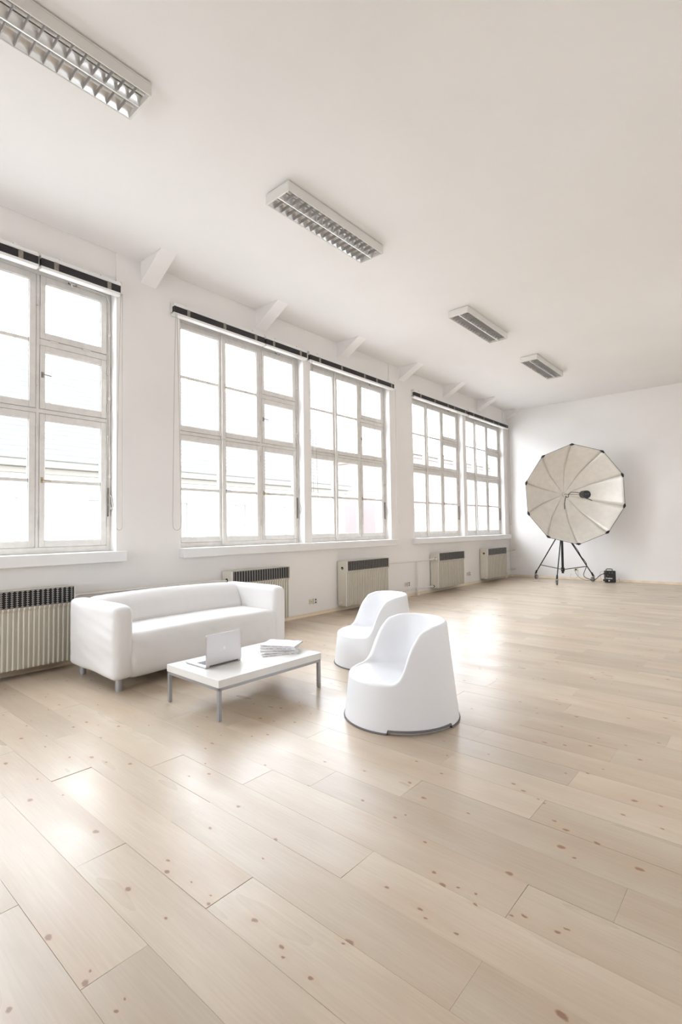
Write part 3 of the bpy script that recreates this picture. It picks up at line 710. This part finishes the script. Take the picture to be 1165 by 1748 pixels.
# ------------------------------------------------------------------ coffee table
TX0, TX1, TY0, TY1, TZB, TZT, TTH = 1.7824, 2.4588, 2.0803, 3.0839, .2295, .2825, -.01407
tc_ = Vector(((TX0+TX1)/2, (TY0+TY1)/2, 0))
table = thing('coffee_table', 'low white coffee table on a thin grey steel frame', 'table', tc_, TTH)
hx, hy = (TX1-TX0)/2, (TY1-TY0)/2
MB().box(-hx, hx, -hy, hy, TZB, TZT).build('tabletop', M['lacquer'], table, bevel=.002)
e = .004; bt = .020
a_ = MB()
a_.box(-hx+e, hx-e, -hy+e, -hy+e+bt, TZB-.022, TZB).box(-hx+e, hx-e, hy-e-bt, hy-e, TZB-.022, TZB)
a_.box(-hx+e, -hx+e+bt, -hy+e+bt, hy-e-bt, TZB-.022, TZB).box(hx-e-bt, hx-e, -hy+e+bt, hy-e-bt, TZB-.022, TZB)
a_.build('frame', M['steel'], table, bevel=.0015)
for sx in (-1, 1):
    for sy in (-1, 1):
        x = sx*(hx-e-.0125); y = sy*(hy-e-.0125)
        MB().box(x-.0125, x+.0125, y-.0125, y+.0125, .003, TZB-.001).box(x-.010, x+.010, y-.010, y+.010, 0, .003).build('leg', M['steel'], table, bevel=.0015)

# ------------------------------------------------------------------ laptop
lap = thing('laptop', 'open silver laptop on the coffee table, its lid back towards the viewer', 'laptop', (2.132, 2.354, TZT), 0)
lw = .1625
MB().add(*rbox((-.135, 0, .0085), (.270, 2*lw, .015), .006, step=.012)).build('base', M['alu'], lap, smooth=True)
kb = MB().box(-.155, -.045, -.138, .138, .0158, .0168)
kbo = kb.build('keyboard', M['key'], lap)
ks = MB()
for i in range(6):
    for j in range(14):
        x = -.152+i*.0178; y = -.134+j*.0192; ks.box(x, x+.0150, y, y+.0165, .0168, .0182)
ks.build('keys', M['key'], kbo)
MB().box(-.255, -.170, -.052, .052, .0158, .0164).build('trackpad', M['steel'], lap)
lid = MB().add(*rbox((0, 0, .1275), (.0075, 2*lw, .232), .0036, step=.010))
# rounded lid corners
def lidc(v):
    x, y, z = v; r = .012; cy = lw-r; 
    for zc, sg in ((.2435-r, 1), (.0115+r, -1)):
        if abs(y) > cy and (z-zc)*sg > 0:
            dy = abs(y)-cy; dz = abs(z-zc); l = math.hypot(dy, dz); mx = max(dy, dz)
            if l > 1e-6:
                k = mx/l; y = math.copysign(cy+dy*k, y); z = zc+sg*dz*k
    return (x, y, z)
lid.v = [lidc(v) for v in lid.v]
lo_ = lid.build('lid', M['alu'], lap, smooth=True)
MB().box(-.0042, -.0036, -lw+.008, lw-.008, .022, .238).build('screen', M['screen'], lo_)
MB().cyl((-.001, -.13, .0135), (-.001, .13, .0135), .0065, n=12).build('hinge', M['key'], lap, smooth=True, angle=40)
# bitten-apple logo on the lid: outline polygon, leaf above
lg = []
for i in range(48):
    a = 2*pi*i/48
    r = .0125*(1-.10*abs(math.cos(a*1))**6)
    y = r*math.cos(a)*.98; z = r*math.sin(a)
    if z > 0: z -= .0035*math.exp(-(y/.0032)**2)
    else: z += .0018*math.exp(-(y/.0028)**2)
    d = math.hypot(y-.0148, z-.0022)
    if d < .0062:
        k = .0062/max(d, 1e-6); y = .0148+(y-.0148)*k; z = .0022+(z-.0022)*k
        y = min(y, .0108)
    lg.append((y, z+.128))
lgm = MB().prism(lg, 0, .0037, .0042)
leaf = [(.000+.0042*math.sin(t)*.45+.0022, .1445+.0042*math.cos(t)) for t in [2*pi*i/16 for i in range(16)]]
lgm.prism(leaf, 0, .0037, .0042)
lgm.build('logo', M['logo'], lo_)

# ------------------------------------------------------------------ magazines
def mag_mat(i, c):
    m, nt, b = new_mat('magazine_cover_%s' % 'abcde'[i]); L = nt.links.new
    tc = N(nt, 'ShaderNodeTexCoord'); mp = N(nt, 'ShaderNodeMapping'); mp.inputs['Scale'].default_value = (22, 11, 1); mp.inputs['Location'].default_value = (i*3.1, i*1.7, 0)
    L(tc.outputs['Object'], mp.inputs[0])
    v = N(nt, 'ShaderNodeTexVoronoi', inp={'Scale': 1.6}); L(mp.outputs[0], v.inputs['Vector'])
    cr = N(nt, 'ShaderNodeValToRGB'); cr.color_ramp.interpolation = 'CONSTANT'
    els = [(.0, (.60, .58, .57)), (.35, c), (.5, (.70, .69, .68)), (.72, (.22, .20, .21)), (.80, (.66, .64, .62)), (.92, (.36, .18, .20))]
    for k, (p_, cc) in enumerate(els):
        e_ = cr.color_ramp.elements[k] if k < 2 else cr.color_ramp.elements.new(p_)
        e_.position = p_; e_.color = (*cc, 1)
    sp = N(nt, 'ShaderNodeSeparateXYZ'); L(v.outputs['Color'], sp.inputs[0]); L(sp.outputs[0], cr.inputs[0])
    L(cr.outputs[0], b.inputs['Base Color']); b.inputs['Roughness'].default_value = .3
    return m
M['page'] = mat('magazine_pages', (.76, .73, .69), .8, bump=.3, bscale=160, stretch=(1, 1, 10))
M['spine'] = mat('magazine_spine_print', (.83, .80, .79), .45)
M['ink'] = mat('dark_ink', (.34, .30, .31), .5)
M['ink2'] = mat('wine_red_ink', (.50, .34, .35), .5)
mags = [  # centre x, y, angle, thickness, words for the label
    (2.173, 2.861, 62, .011, 'bottom magazine of the stack, lying directly on the white tabletop'),
    (2.165, 2.878, 56, .010, 'second magazine from the bottom of the stack on the coffee table'),
    (2.155, 2.905, 46, .011, 'third magazine from the bottom, middle of the stack on the coffee table'),
    (2.145, 2.925, 34, .015, 'thick pale magazine, second from the top of the stack'),
    (2.140, 2.942, 27, .013, 'topmost magazine with a grey and white picture cover'),
]
z = TZT
cc = [(.62, .55, .50), (.70, .60, .60), (.66, .64, .50), (.55, .58, .62), (.50, .50, .55)]
for i, (x, y, an, th, lb) in enumerate(mags):
    rz = math.radians(an-90)
    t = thing('magazine', lb, 'magazine', (x, y, z), rz, group='magazines stacked on the coffee table')
    hw, hl = .112, .150
    MB().box(-hw+.001, hw-.002, -hl+.002, hl-.002, .0008, th-.0008).build('pages', M['page'], t)
    c = MB().box(-hw, hw, -hl, hl, 0, .0008).box(-hw, hw, -hl, hl, th-.0008, th)
    c.build('cover', mag_mat(i, cc[i]), t)
    s = MB().box(hw-.002, hw, -hl, hl, .0008, th-.0008)
    so = s.build('spine', M['spine'], t)
    r_ = random.Random(i+3); q = MB(); yy = -hl+.02+.02*r_.random()
    while yy < hl-.05:
        if r_.random() < .6:
            l = r_.uniform(.010, .035); q.box(hw, hw+.0003, yy, yy+l, th*.36, th*.64)
        yy += r_.uniform(.012, .03)
    q.build('spine_print', M['ink2'] if i in (4, 1) else M['ink'], so)
    z += th+.0002

# ------------------------------------------------------------------ white tub chairs
RIM = [(0, .300), (50, .302), (60, .305), (67, .325), (72, .378), (77, .465), (83, .540), (94, .618), (110, .646), (130, .655), (180, .660)]
def rim_z(d):
    d = abs((d+180) % 360-180)
    for (a, za), (b, zb) in zip(RIM[:-1], RIM[1:]):
        if d <= b:
            t = (d-a)/(b-a); return za+(zb-za)*t
    return RIM[-1][1]
def R_out(z): return .398-.112*z
def tub_chair(label, x, y, face, R0=.398):
    t = thing('tub_chair', label, 'chair', (x, y, 0), math.radians(face), group='white plastic tub chairs')
    nth = 144; rings = []
    rimz = [sum(rim_z(i*360/nth+dd) for dd in (-2.5, -1, 0, 1, 2.5))/5 for i in range(nth)]
    def bot(deg):
        d = abs((deg+180) % 360-180)
        if 56 < d < 123: return .030
        return .010
    prof_n = None; allv = []; k_out = 12; k_rim = 7
    for i in range(nth):
        th = 2*pi*i/nth; deg = i*360/nth; zr = rimz[i]; zb = bot(deg)
        hgt = (zr-.30)/.36; hgt = max(0, min(1, hgt)); pr = []
        rr = .020+.002*hgt                     # rim roundness
        for k in range(k_out):
            u = k/(k_out-1); zz = zb+(zr-rr-zb)*u; pr.append((R_out(zz), zz))
        ro = R_out(zr-rr)
        full = max(0, min(1, (zr-.309)/.05))      # at the front the rim only rolls over onto the seat
        for k in range(1, k_rim+1):
            a = (pi*.5+pi*.5*full)*k/k_rim
            w2 = rr*(1+.35*(1-full)); pr.append((ro-w2+w2*math.cos(a), zr-rr+rr*math.sin(a)))
        # down the inside to the seat, with a soft cove; front: straight onto the seat
        ri, zin = pr[-1]; zs = .286
        depth = max(0, zin-zs)
        for k in range(1, 9):
            u = k/8
            if zr > .316:
                zz = zin-(depth-.012)*u; pr.append((ri-.050*u*hgt-.01*u, zz))
            else: pr.append((ri-.05*u, zr-.0035-(zr-.0035-.2925)*(u*(2-u))))
        rl, zl = pr[-1]
        for k in range(1, 9):
            u = k/8; rr2 = rl*(1-u)
            if k == 8: rr2 = .004
            zz = zl+(zs-.008-zl)*math.sin(min(1, u*1.5)*pi/2)
            pr.append((rr2, zz))
        allv.append([(r*math.cos(th), r*math.sin(th), z_) for r, z_ in pr]); prof_n = len(pr)
    vs = [p for ring in allv for p in ring]; fs = []
    for i in range(nth):
        j = (i+1) % nth
        for k in range(prof_n-1): fs.append((i*prof_n+k, j*prof_n+k, j*prof_n+k+1, i*prof_n+k+1))
    fs.append(tuple(i*prof_n+prof_n-1 for i in range(nth)))
    sh = MB().add(vs, fs).build('shell', M['plastic'], t, smooth=True)
    md = sh.modifiers.new('smooth', 'SMOOTH'); md.factor = .5; md.iterations = 2
    vg = sh.vertex_groups.new(name='upper'); vg.add([i for i, v in enumerate(vs) if v[2] > .06], 1, 'REPLACE'); md.vertex_group = 'upper'
    # inner skirt so the hollow foot has thickness
    sk = MB()
    v2 = []; f2 = []
    for i in range(nth):
        th = 2*pi*i/nth; zb = bot(i*360/nth)
        for r, z_ in ((R_out(0)-.0005, zb), (R_out(0)-.012, zb), (R_out(0)-.013, .002), (R_out(0)-.019, .002), (R_out(.1)-.018, .12)): v2.append((r*math.cos(th), r*math.sin(th), z_))
    for i in range(nth):
        j = (i+1) % nth
        for k in range(4): f2.append((i*5+k, j*5+k, j*5+k+1, i*5+k+1))
    sk.add(v2, f2).build('foot_ring', M['plastic'], t, smooth=True)
    # grey rubber edge that steps up over the hand recesses
    v3 = []; f3 = []
    ang = []
    for i in range(nth):
        ang.append(i*360/nth)
    extra = []
    for b_ in (56, 123, -56, -123): extra += [(b_+.4) % 360, (b_-.4) % 360, (b_+1.4) % 360, (b_-1.4) % 360]
    ang = sorted(ang+extra)
    for a in ang:
        th = math.radians(a); zb = 0.0 if not (56 < abs((a+180) % 360-180) < 123) else .021
        r = .4035
        for rr_, z_ in ((r-.018, zb), (r, zb), (r+.001, zb+.004), (r-.001, zb+.0105), (r-.008, zb+.011), (r-.018, zb+.011)):
            v3.append((rr_*math.cos(th), rr_*math.sin(th), z_))
    n3 = len(ang)
    for i in range(n3):
        j = (i+1) % n3
        for k in range(6): f3.append((i*6+k, j*6+k, j*6+(k+1) % 6, i*6+(k+1) % 6))
    MB().add(v3, f3).build('rubber_edge', M['rubber'], t)
    return t
tub_chair('nearer white plastic tub chair, the one in the foreground', 3.3138, 2.9916, -125)
tub_chair('farther white plastic tub chair, between the coffee table and the nearer chair', 2.3206, 4.0051, -128)

# ------------------------------------------------------------------ big round studio reflector on its stand
OC = Vector((2.0003, 11.8, 1.9877)); OR = 1.1125; AZ, EL, PH = .6769, -.0695, -.0667
on = Vector((math.sin(AZ)*math.cos(EL), -math.cos(AZ)*math.cos(EL), math.sin(EL)))
e1 = Vector((0, 0, 1)).cross(on).normalized(); e2 = on.cross(e1)
DEP = .62
PX, PY = 1.535, 12.30
octa = thing('studio_reflector', 'huge ten-sided silver umbrella reflector on a black wheeled stand', 'studio light', (PX, PY, 0))
OO = Vector((PX, PY, 0))
def OP(r, ang, d=0):   # point at radius r, angle, depth behind the rim plane
    return OC+(e2*math.cos(ang)+e1*math.sin(ang))*r-on*d
def rib_d(u): # u 0 at apex, 1 at the rim -> depth; the stitched ring at half radius makes a soft knee
    return DEP*(1-u**2.1)+.028*math.exp(-((u-.52)/.10)**2)
def rib_pt(u, ang): return OP(OR*u, ang, rib_d(u))
NR, NA = 26, 8
for s in range(10):
    a0 = PH+s*2*pi/10; a1 = a0+2*pi/10
    vs = []; fs = []
    for i in range(NR+1):
        u = .03+.97*i/NR
        A, B = rib_pt(u, a0), rib_pt(u, a1)
        for j in range(NA+1):
            w_ = j/NA; P_ = A.lerp(B, w_)
            k = math.sin(w_*pi)
            # fabric sags a little back between the ribs, with stitched rings at half radius
            P_ = P_-on*((rib_d(u*(1-.049*k))-rib_d(u))*.85*(1-u**8)) + on*(noise.noise(Vector((u*7+s*3, w_*5, s)))*.007*k*(1.3-u))
            if u < .52: P_ = P_+on*(noise.noise(Vector((u*34, w_*1.5+s*9, 1)))*.007*k)
            vs.append(P_-OO)
    for i in range(NR):
        for j in range(NA):
            q = i*(NA+1)+j; fs.append((q, q+1, q+NA+2, q+NA+1))
    o = MB(); o.add(vs, fs); g = o.build('fabric_panel', [M['silver'], M['black']], octa, smooth=True)
    md = g.modifiers.new('cloth', 'SOLIDIFY'); md.thickness = .004; md.offset = -1 ; md.material_offset = 1; md.material_offset_rim = 0
    # make sure the silver side faces the front
    g.data.update()
    if g.data.polygons[100].normal.dot(on) < 0: g.data.flip_normals()
    rb = MB().tube([rib_pt(.03+.97*i/10, a0)-on*.026-OO for i in range(11)], .004, n=6)
    rb.build('rib', M['blackmetal'], octa, smooth=True)
    sm = MB().tube([rib_pt(.03+.97*i/10, a0)+on*.0030-OO for i in range(11)], .0017, n=5)
    sm.build('seam', M['silver'], octa, smooth=True)
    ed = MB().tube([rib_pt(1, a0)-OO, rib_pt(1, a1)-OO], .0042, n=6); ed.build('rim_cord', M['blackmetal'], octa)
    c = rib_pt(1, a0); d0 = (rib_pt(1, a0-2*pi/10)-c).normalized(); d1 = (rib_pt(1, a1)-c).normalized(); inw = (OC-c).normalized()
    tp = MB(); w2 = .055
    tri = [c-inw*.012, c+d0*w2-inw*.006, c+d0*w2*.9+inw*.012, c+inw*.038, c+d1*w2*.9+inw*.012, c+d1*w2-inw*.006]
    tp.add([p_+on*.010-OO for p_ in tri]+[p_-on*.016-OO for p_ in tri], [tuple(range(6)), tuple(range(11, 5, -1))]+[(i, (i+1) % 6, (i+1) % 6+6, i+6) for i in range(6)])
    tp.build('corner_tip', M['black'], octa)
apex = OC-on*DEP
def LP(t_, a=0, b=0): return OC+on*t_+e1*a+e2*b-OO
MB().cyl(LP(-DEP-.03), LP(-DEP+.02), .035, n=16).build('hub', M['silver'], octa, smooth=True, angle=40)
MB().cyl(LP(-DEP-.16), LP(.47), .010, n=10).build('focus_rod', M['caster'], octa, smooth=True, angle=40)
HT = .50
fh = MB().cyl(LP(HT-.12), LP(HT+.06), .080, .084, n=28).cyl(LP(HT+.06), LP(HT+.075), .084, .070, n=28).cyl(LP(HT-.15), LP(HT-.12), .060, .080, n=28)
fho = fh.build('flash_head', M['black'], octa, smooth=True, angle=40)
MB().cyl(LP(HT+.075, .02, .01), LP(HT+.080, .02, .01), .014, n=12).cyl(LP(HT+.075, -.03, .01), LP(HT+.080, -.03, .01), .010, n=12).build('control_knob', M['rubber'], fho)
MB().tube([LP(HT+.02, .0, -.08), LP(HT+.05, .05, -.10), LP(HT+.08, .10, -.13)], .008, n=6).build('grip', M['black'], fho)
cab = [LP(HT-.13, -.05, .03), LP(.20, -.06, .045), LP(-.10, -.05, .05), LP(-.30, -.02, .01), LP(-.42, .02, -.06), LP(-.50, .02, -.07), LP(-.53, .01, -.04), LP(-.55, .0, -.12), LP(-.54, -.02, -.24), LP(-.50, -.03, -.34)]
MB().tube(cab, .008, n=7).build('cable', M['black'], octa, smooth=True)
# yoke from the pole to the hub
COLZ = 1.19
py = apex-OO
MB().cyl((0, 0, .20), (0, 0, 1.55), .026, n=20).cyl((0, 0, 1.50), (0, 0, 2.00), .018, n=16).build('pole', M['blackmetal'], octa, smooth=True, angle=40)
MB().tube([(0, 0, 1.98), (py.x*.4, py.y*.4, py.z-.02), LP(-DEP-.10)], .022, n=10).build('yoke', M['blackmetal'], octa, smooth=True)
MB().cyl((0, 0, COLZ-.07), (0, 0, COLZ+.06), .042, n=20).build('collar', M['blackmetal'], octa, smooth=True, angle=40)
MB().cyl((0, 0, .245), (0, 0, .33), .040, n=20).build('lower_collar', M['blackmetal'], octa, smooth=True, angle=40)
WH = [(.775, 12.66), (1.635, 11.56), (2.085, 12.70)]
for (wx, wy) in WH:
    d = Vector((wx-PX, wy-PY, 0)); ld = d.normalized(); tp = Vector((0, 0, COLZ))+ld*.035; bt_ = Vector((d.x, d.y, .185))-ld*.03
    lgo = MB().cyl(tp, bt_, .013, n=10).build('leg', M['blackmetal'], octa, smooth=True, angle=40)
    MB().cyl(bt_+Vector((0, 0, .03))-ld*.01, Vector((d.x, d.y, .130)), .020, .024, n=12).build('leg_foot', M['black'], lgo, smooth=True, angle=40)
    mid = tp.lerp(bt_, .83)
    MB().cyl(ld*.03+Vector((0, 0, .29)), mid, .009, n=8).build('brace', M['blackmetal'], octa, smooth=True, angle=40)
    # caster: fork, wheel with tyre
    side = Vector((-math.sin(.5+wx), math.cos(.5+wx), 0)); fwd = Vector((side.y, -side.x, 0))
    wc = Vector((d.x, d.y, .055))+fwd*.02
    cst = MB().cyl(Vector((d.x, d.y, .115)), Vector((d.x, d.y, .135)), .028, n=14)
    for sg in (-1, 1):
        q = wc+side*.022*sg
        cst.cyl(q, Vector((d.x, d.y, .118))+side*.020*sg, .010, .014, n=8)
    co = cst.build('caster', M['caster'], octa, smooth=True, angle=40)
    MB().cyl(wc-side*.014, wc+side*.014, .0545, n=28).build('wheel', M['rubber'], co, smooth=True, angle=40)
    MB().cyl(wc-side*.017, wc+side*.017, .034, n=20).build('wheel_hub', M['caster'], co, smooth=True, angle=40)
# ------------------------------------------------------------------ power pack
pk = thing('power_pack', 'small black flash power pack on the floor right of the stand', 'power pack', (2.425, 12.72, 0), .42)
bw, bd, bh = .110, .075, .268
MB().add(*rbox((0, 0, bh/2+.006), (2*bw, 2*bd, bh-.012), .008, step=.03)).build('case', M['black'], pk, smooth=True, angle=40)
MB().box(-bw+.01, bw-.01, -bd+.01, bd-.01, .0, .008).build('foot', M['rubber'], pk)
MB().tube([(-.072, 0, bh-.002), (-.070, 0, bh+.030), (-.055, 0, bh+.040), (.035, 0, bh+.040), (.052, 0, bh+.030), (.055, 0, bh-.002)], .009, n=8).build('handle', M['black'], pk, smooth=True)
cp = MB()
for x, z_, r in ((-.02, .225, .012), (.035, .225, .012), (-.09, .235, .009), (-.055, .17, .010)): cp.cyl((x, -bd-.004, z_), (x, -bd+.002, z_), r, n=14)
cp.build('control_knob', M['rubber'], pk)
MB().cyl((-bw-.02, -.03, .20), (-bw+.002, -.03, .20), .018, n=12).cyl((-bw-.035, -.02, .055), (-bw+.002, -.02, .055), .015, n=12).build('plug', M['black'], pk, smooth=True, angle=40)
fc = D.curves.new('lettering', 'FONT'); fc.body = 'Profoto'; fc.size = .044; fc.extrude = .0006; fc.align_x = 'CENTER'; fc.offset = .0012
tmp = D.objects.new('lettering_source', fc); COL.objects.link(tmp)
dg = bpy.context.evaluated_depsgraph_get(); me = D.meshes.new_from_object(tmp.evaluated_get(dg)); D.objects.remove(tmp)
me.materials.clear(); me.materials.append(M['text'])
to = D.objects.new('lettering', me); COL.objects.link(to); to.parent = pk; to.location = (-.028, -bd-.0012, .088); to.rotation_euler = (pi/2, 0, 0)
MB().cyl((-.030, -bd-.0018, .048), (-.030, -bd+.002, .048), .017, n=20).build('emblem', M['text'], pk)
# loose cables of the light, lying on the floor
def cable(label, pts, r, m_='black'):
    P = [Vector(p) for p in pts]; Q = []
    for i in range(len(P)-1):
        a = P[max(0, i-1)]; b = P[i]; c = P[i+1]; d = P[min(len(P)-1, i+2)]
        for k in range(6):
            u = k/6; Q.append(.5*((2*b)+(c-a)*u+(2*a-5*b+4*c-d)*u*u+(3*b-a-3*c+d)*u**3))
    Q.append(P[-1])
    o = MB().tube(Q, r, n=6).build('power_cable', M[m_], smooth=True)
    return tag(o, label, 'cable')
pr_ = pk.location; cR, sR = math.cos(.42), math.sin(.42)
def PKP(x, y, z_): return (pr_.x+x*cR-y*sR, pr_.y+x*sR+y*cR, z_)
L0 = Vector((PX, PY, COLZ)); 
def onleg(t_, off=.02): 
    q = Vector((PX+.03, PY+.02, COLZ)).lerp(Vector((2.06, 12.68, .18)), t_); return (q.x+off, q.y-off, q.z)
cable('thick black cable running down the right stand leg to the power pack', [onleg(.02), onleg(.25, .03), onleg(.45, .045), onleg(.6, .025), onleg(.78, .03), (1.93, 12.50, .16), (2.05, 12.52, .07), (2.15, 12.56, .06), PKP(-bw-.10, -.03, .16), PKP(-bw-.02, -.03, .20)], .008)
cable('thin black cable hanging from the stand brace to the floor', [(1.76, 12.43, .27), (1.80, 12.42, .18), (1.88, 12.44, .09), (1.98, 12.49, .05), (2.09, 12.54, .05)], .004)
cable('thin grey cord looping beside the power pack', [PKP(-bw-.02, .0, .23), PKP(-bw-.07, -.01, .25), PKP(-bw-.085, -.01, .19), PKP(-bw-.075, -.02, .06), PKP(-bw-.09, -.04, .006), PKP(-bw-.13, -.08, .005)], .003, 'cord')
cable('thin grey cord end on the right of the power pack', [PKP(bw+.005, 0, .06), PKP(bw+.05, -.01, .05), PKP(bw+.075, -.02, .10), PKP(bw+.08, -.03, .02), PKP(bw+.05, -.03, .004)], .004, 'cord')

# ------------------------------------------------------------------ outside: street, houses across it
M['render_cream'] = mat('cream_rendered_facade', (.36, .33, .28), .9, var=.06, vscale=.5)
M['cornice'] = mat('stone_cornice', (.135, .122, .10), .9)
M['housetrim'] = mat('pale_house_window_surround', (.21, .20, .18), .9)
M['rooftile'] = mat('grey_clay_roof_tiles', (.078, .077, .079), .8, var=.1, vscale=2)
M['red_render'] = mat('red_rendered_facade', (.21, .13, .125), .9, var=.06, vscale=.4)
M['darkglass'] = mat('dark_house_window', (.12, .115, .115), .5)
M['street'] = mat('street_asphalt', (.22, .22, .22), .9)
tag(MB().box(-60, -T-.02, -40, 90, -8.3, -8.0).build('street', M['street']), kind='structure')
def house(label, x, y0, y1, ze, body, roof=True, zr=9.6):
    t = thing('house', label, 'building', (x, (y0+y1)/2, -8.0)); O_ = Vector((x, (y0+y1)/2, -8.0))
    def S(mb): mb.v = [tuple(Vector(v)-O_) for v in mb.v]; return mb
    S(MB().box(x-9, x, y0, y1, -8.0, ze)).build('facade', M[body], t)
    S(MB().box(x-9.2, x+.18, y0-.1, y1+.1, ze, ze+.22).box(x-9.3, x+.42, y0-.2, y1+.2, ze+.22, ze+.50)).build('cornice', M['cornice'], t, bevel=.03)
    ny = int((y1-y0)/3.1); st = (y1-y0)/ny
    for fl in (-6.6, -3.1, .45):
        for i in range(ny):
            yc = y0+st*(i+.5)
            f = S(MB().box(x-.04, x+.10, yc-.68, yc+.68, fl+2.12, fl+2.26).box(x-.04, x+.06, yc-.62, yc-.52, fl, fl+2.12).box(x-.04, x+.06, yc+.52, yc+.62, fl, fl+2.12).box(x-.04, x+.14, yc-.70, yc+.70, fl-.10, fl)
                  .box(x-.02, x+.03, yc-.03, yc+.03, fl, fl+2.12)).build('window', M['housetrim'], t)
            S(MB().box(x-.03, x+.012, yc-.52, yc+.52, fl, fl+2.12)).build('pane', M['darkglass'], f)
    if roof:
        rr = MB(); n = 26
        for i in range(n):
            a, b = i/n, (i+1)/n
            xa, za = x+.5-(5.0)*a, ze+.50+(zr-ze-.5)*a; xb, zb_ = x+.5-5.0*b, ze+.50+(zr-ze-.5)*b
            rr.add([(xa, y0-.2, za+.05), (xa, y1+.2, za+.05), (xb, y1+.2, zb_-.01), (xb, y0-.2, zb_-.01), (xa, y0-.2, za-.02), (xa, y1+.2, za-.02)],
                   [(0, 1, 2, 3), (4, 5, 1, 0)])
        rr.add([(x-4.5, y0-.2, zr), (x-4.5, y1+.2, zr), (x-9.3, y1+.2, ze+.5), (x-9.3, y0-.2, ze+.5)], [(0, 1, 2, 3)])
        S(rr).build('roof', M['rooftile'], t)
        S(MB().prism([(x+.3, ze+.5), (x-4.5, zr-.05), (x-9.3, ze+.5)], 1, y0, y0+.1).prism([(x+.3, ze+.5), (x-4.5, zr-.05), (x-9.3, ze+.5)], 1, y1-.1, y1)).build('gable', M[body], t)
    return t
house('cream house with a stone cornice and tiled roof across the street', -15, -6, 24, 3.45, 'render_cream')
house('flat roofed red house farther down the street, seen through the last windows', -15, 31, 62, 6.5, 'red_render', roof=False)
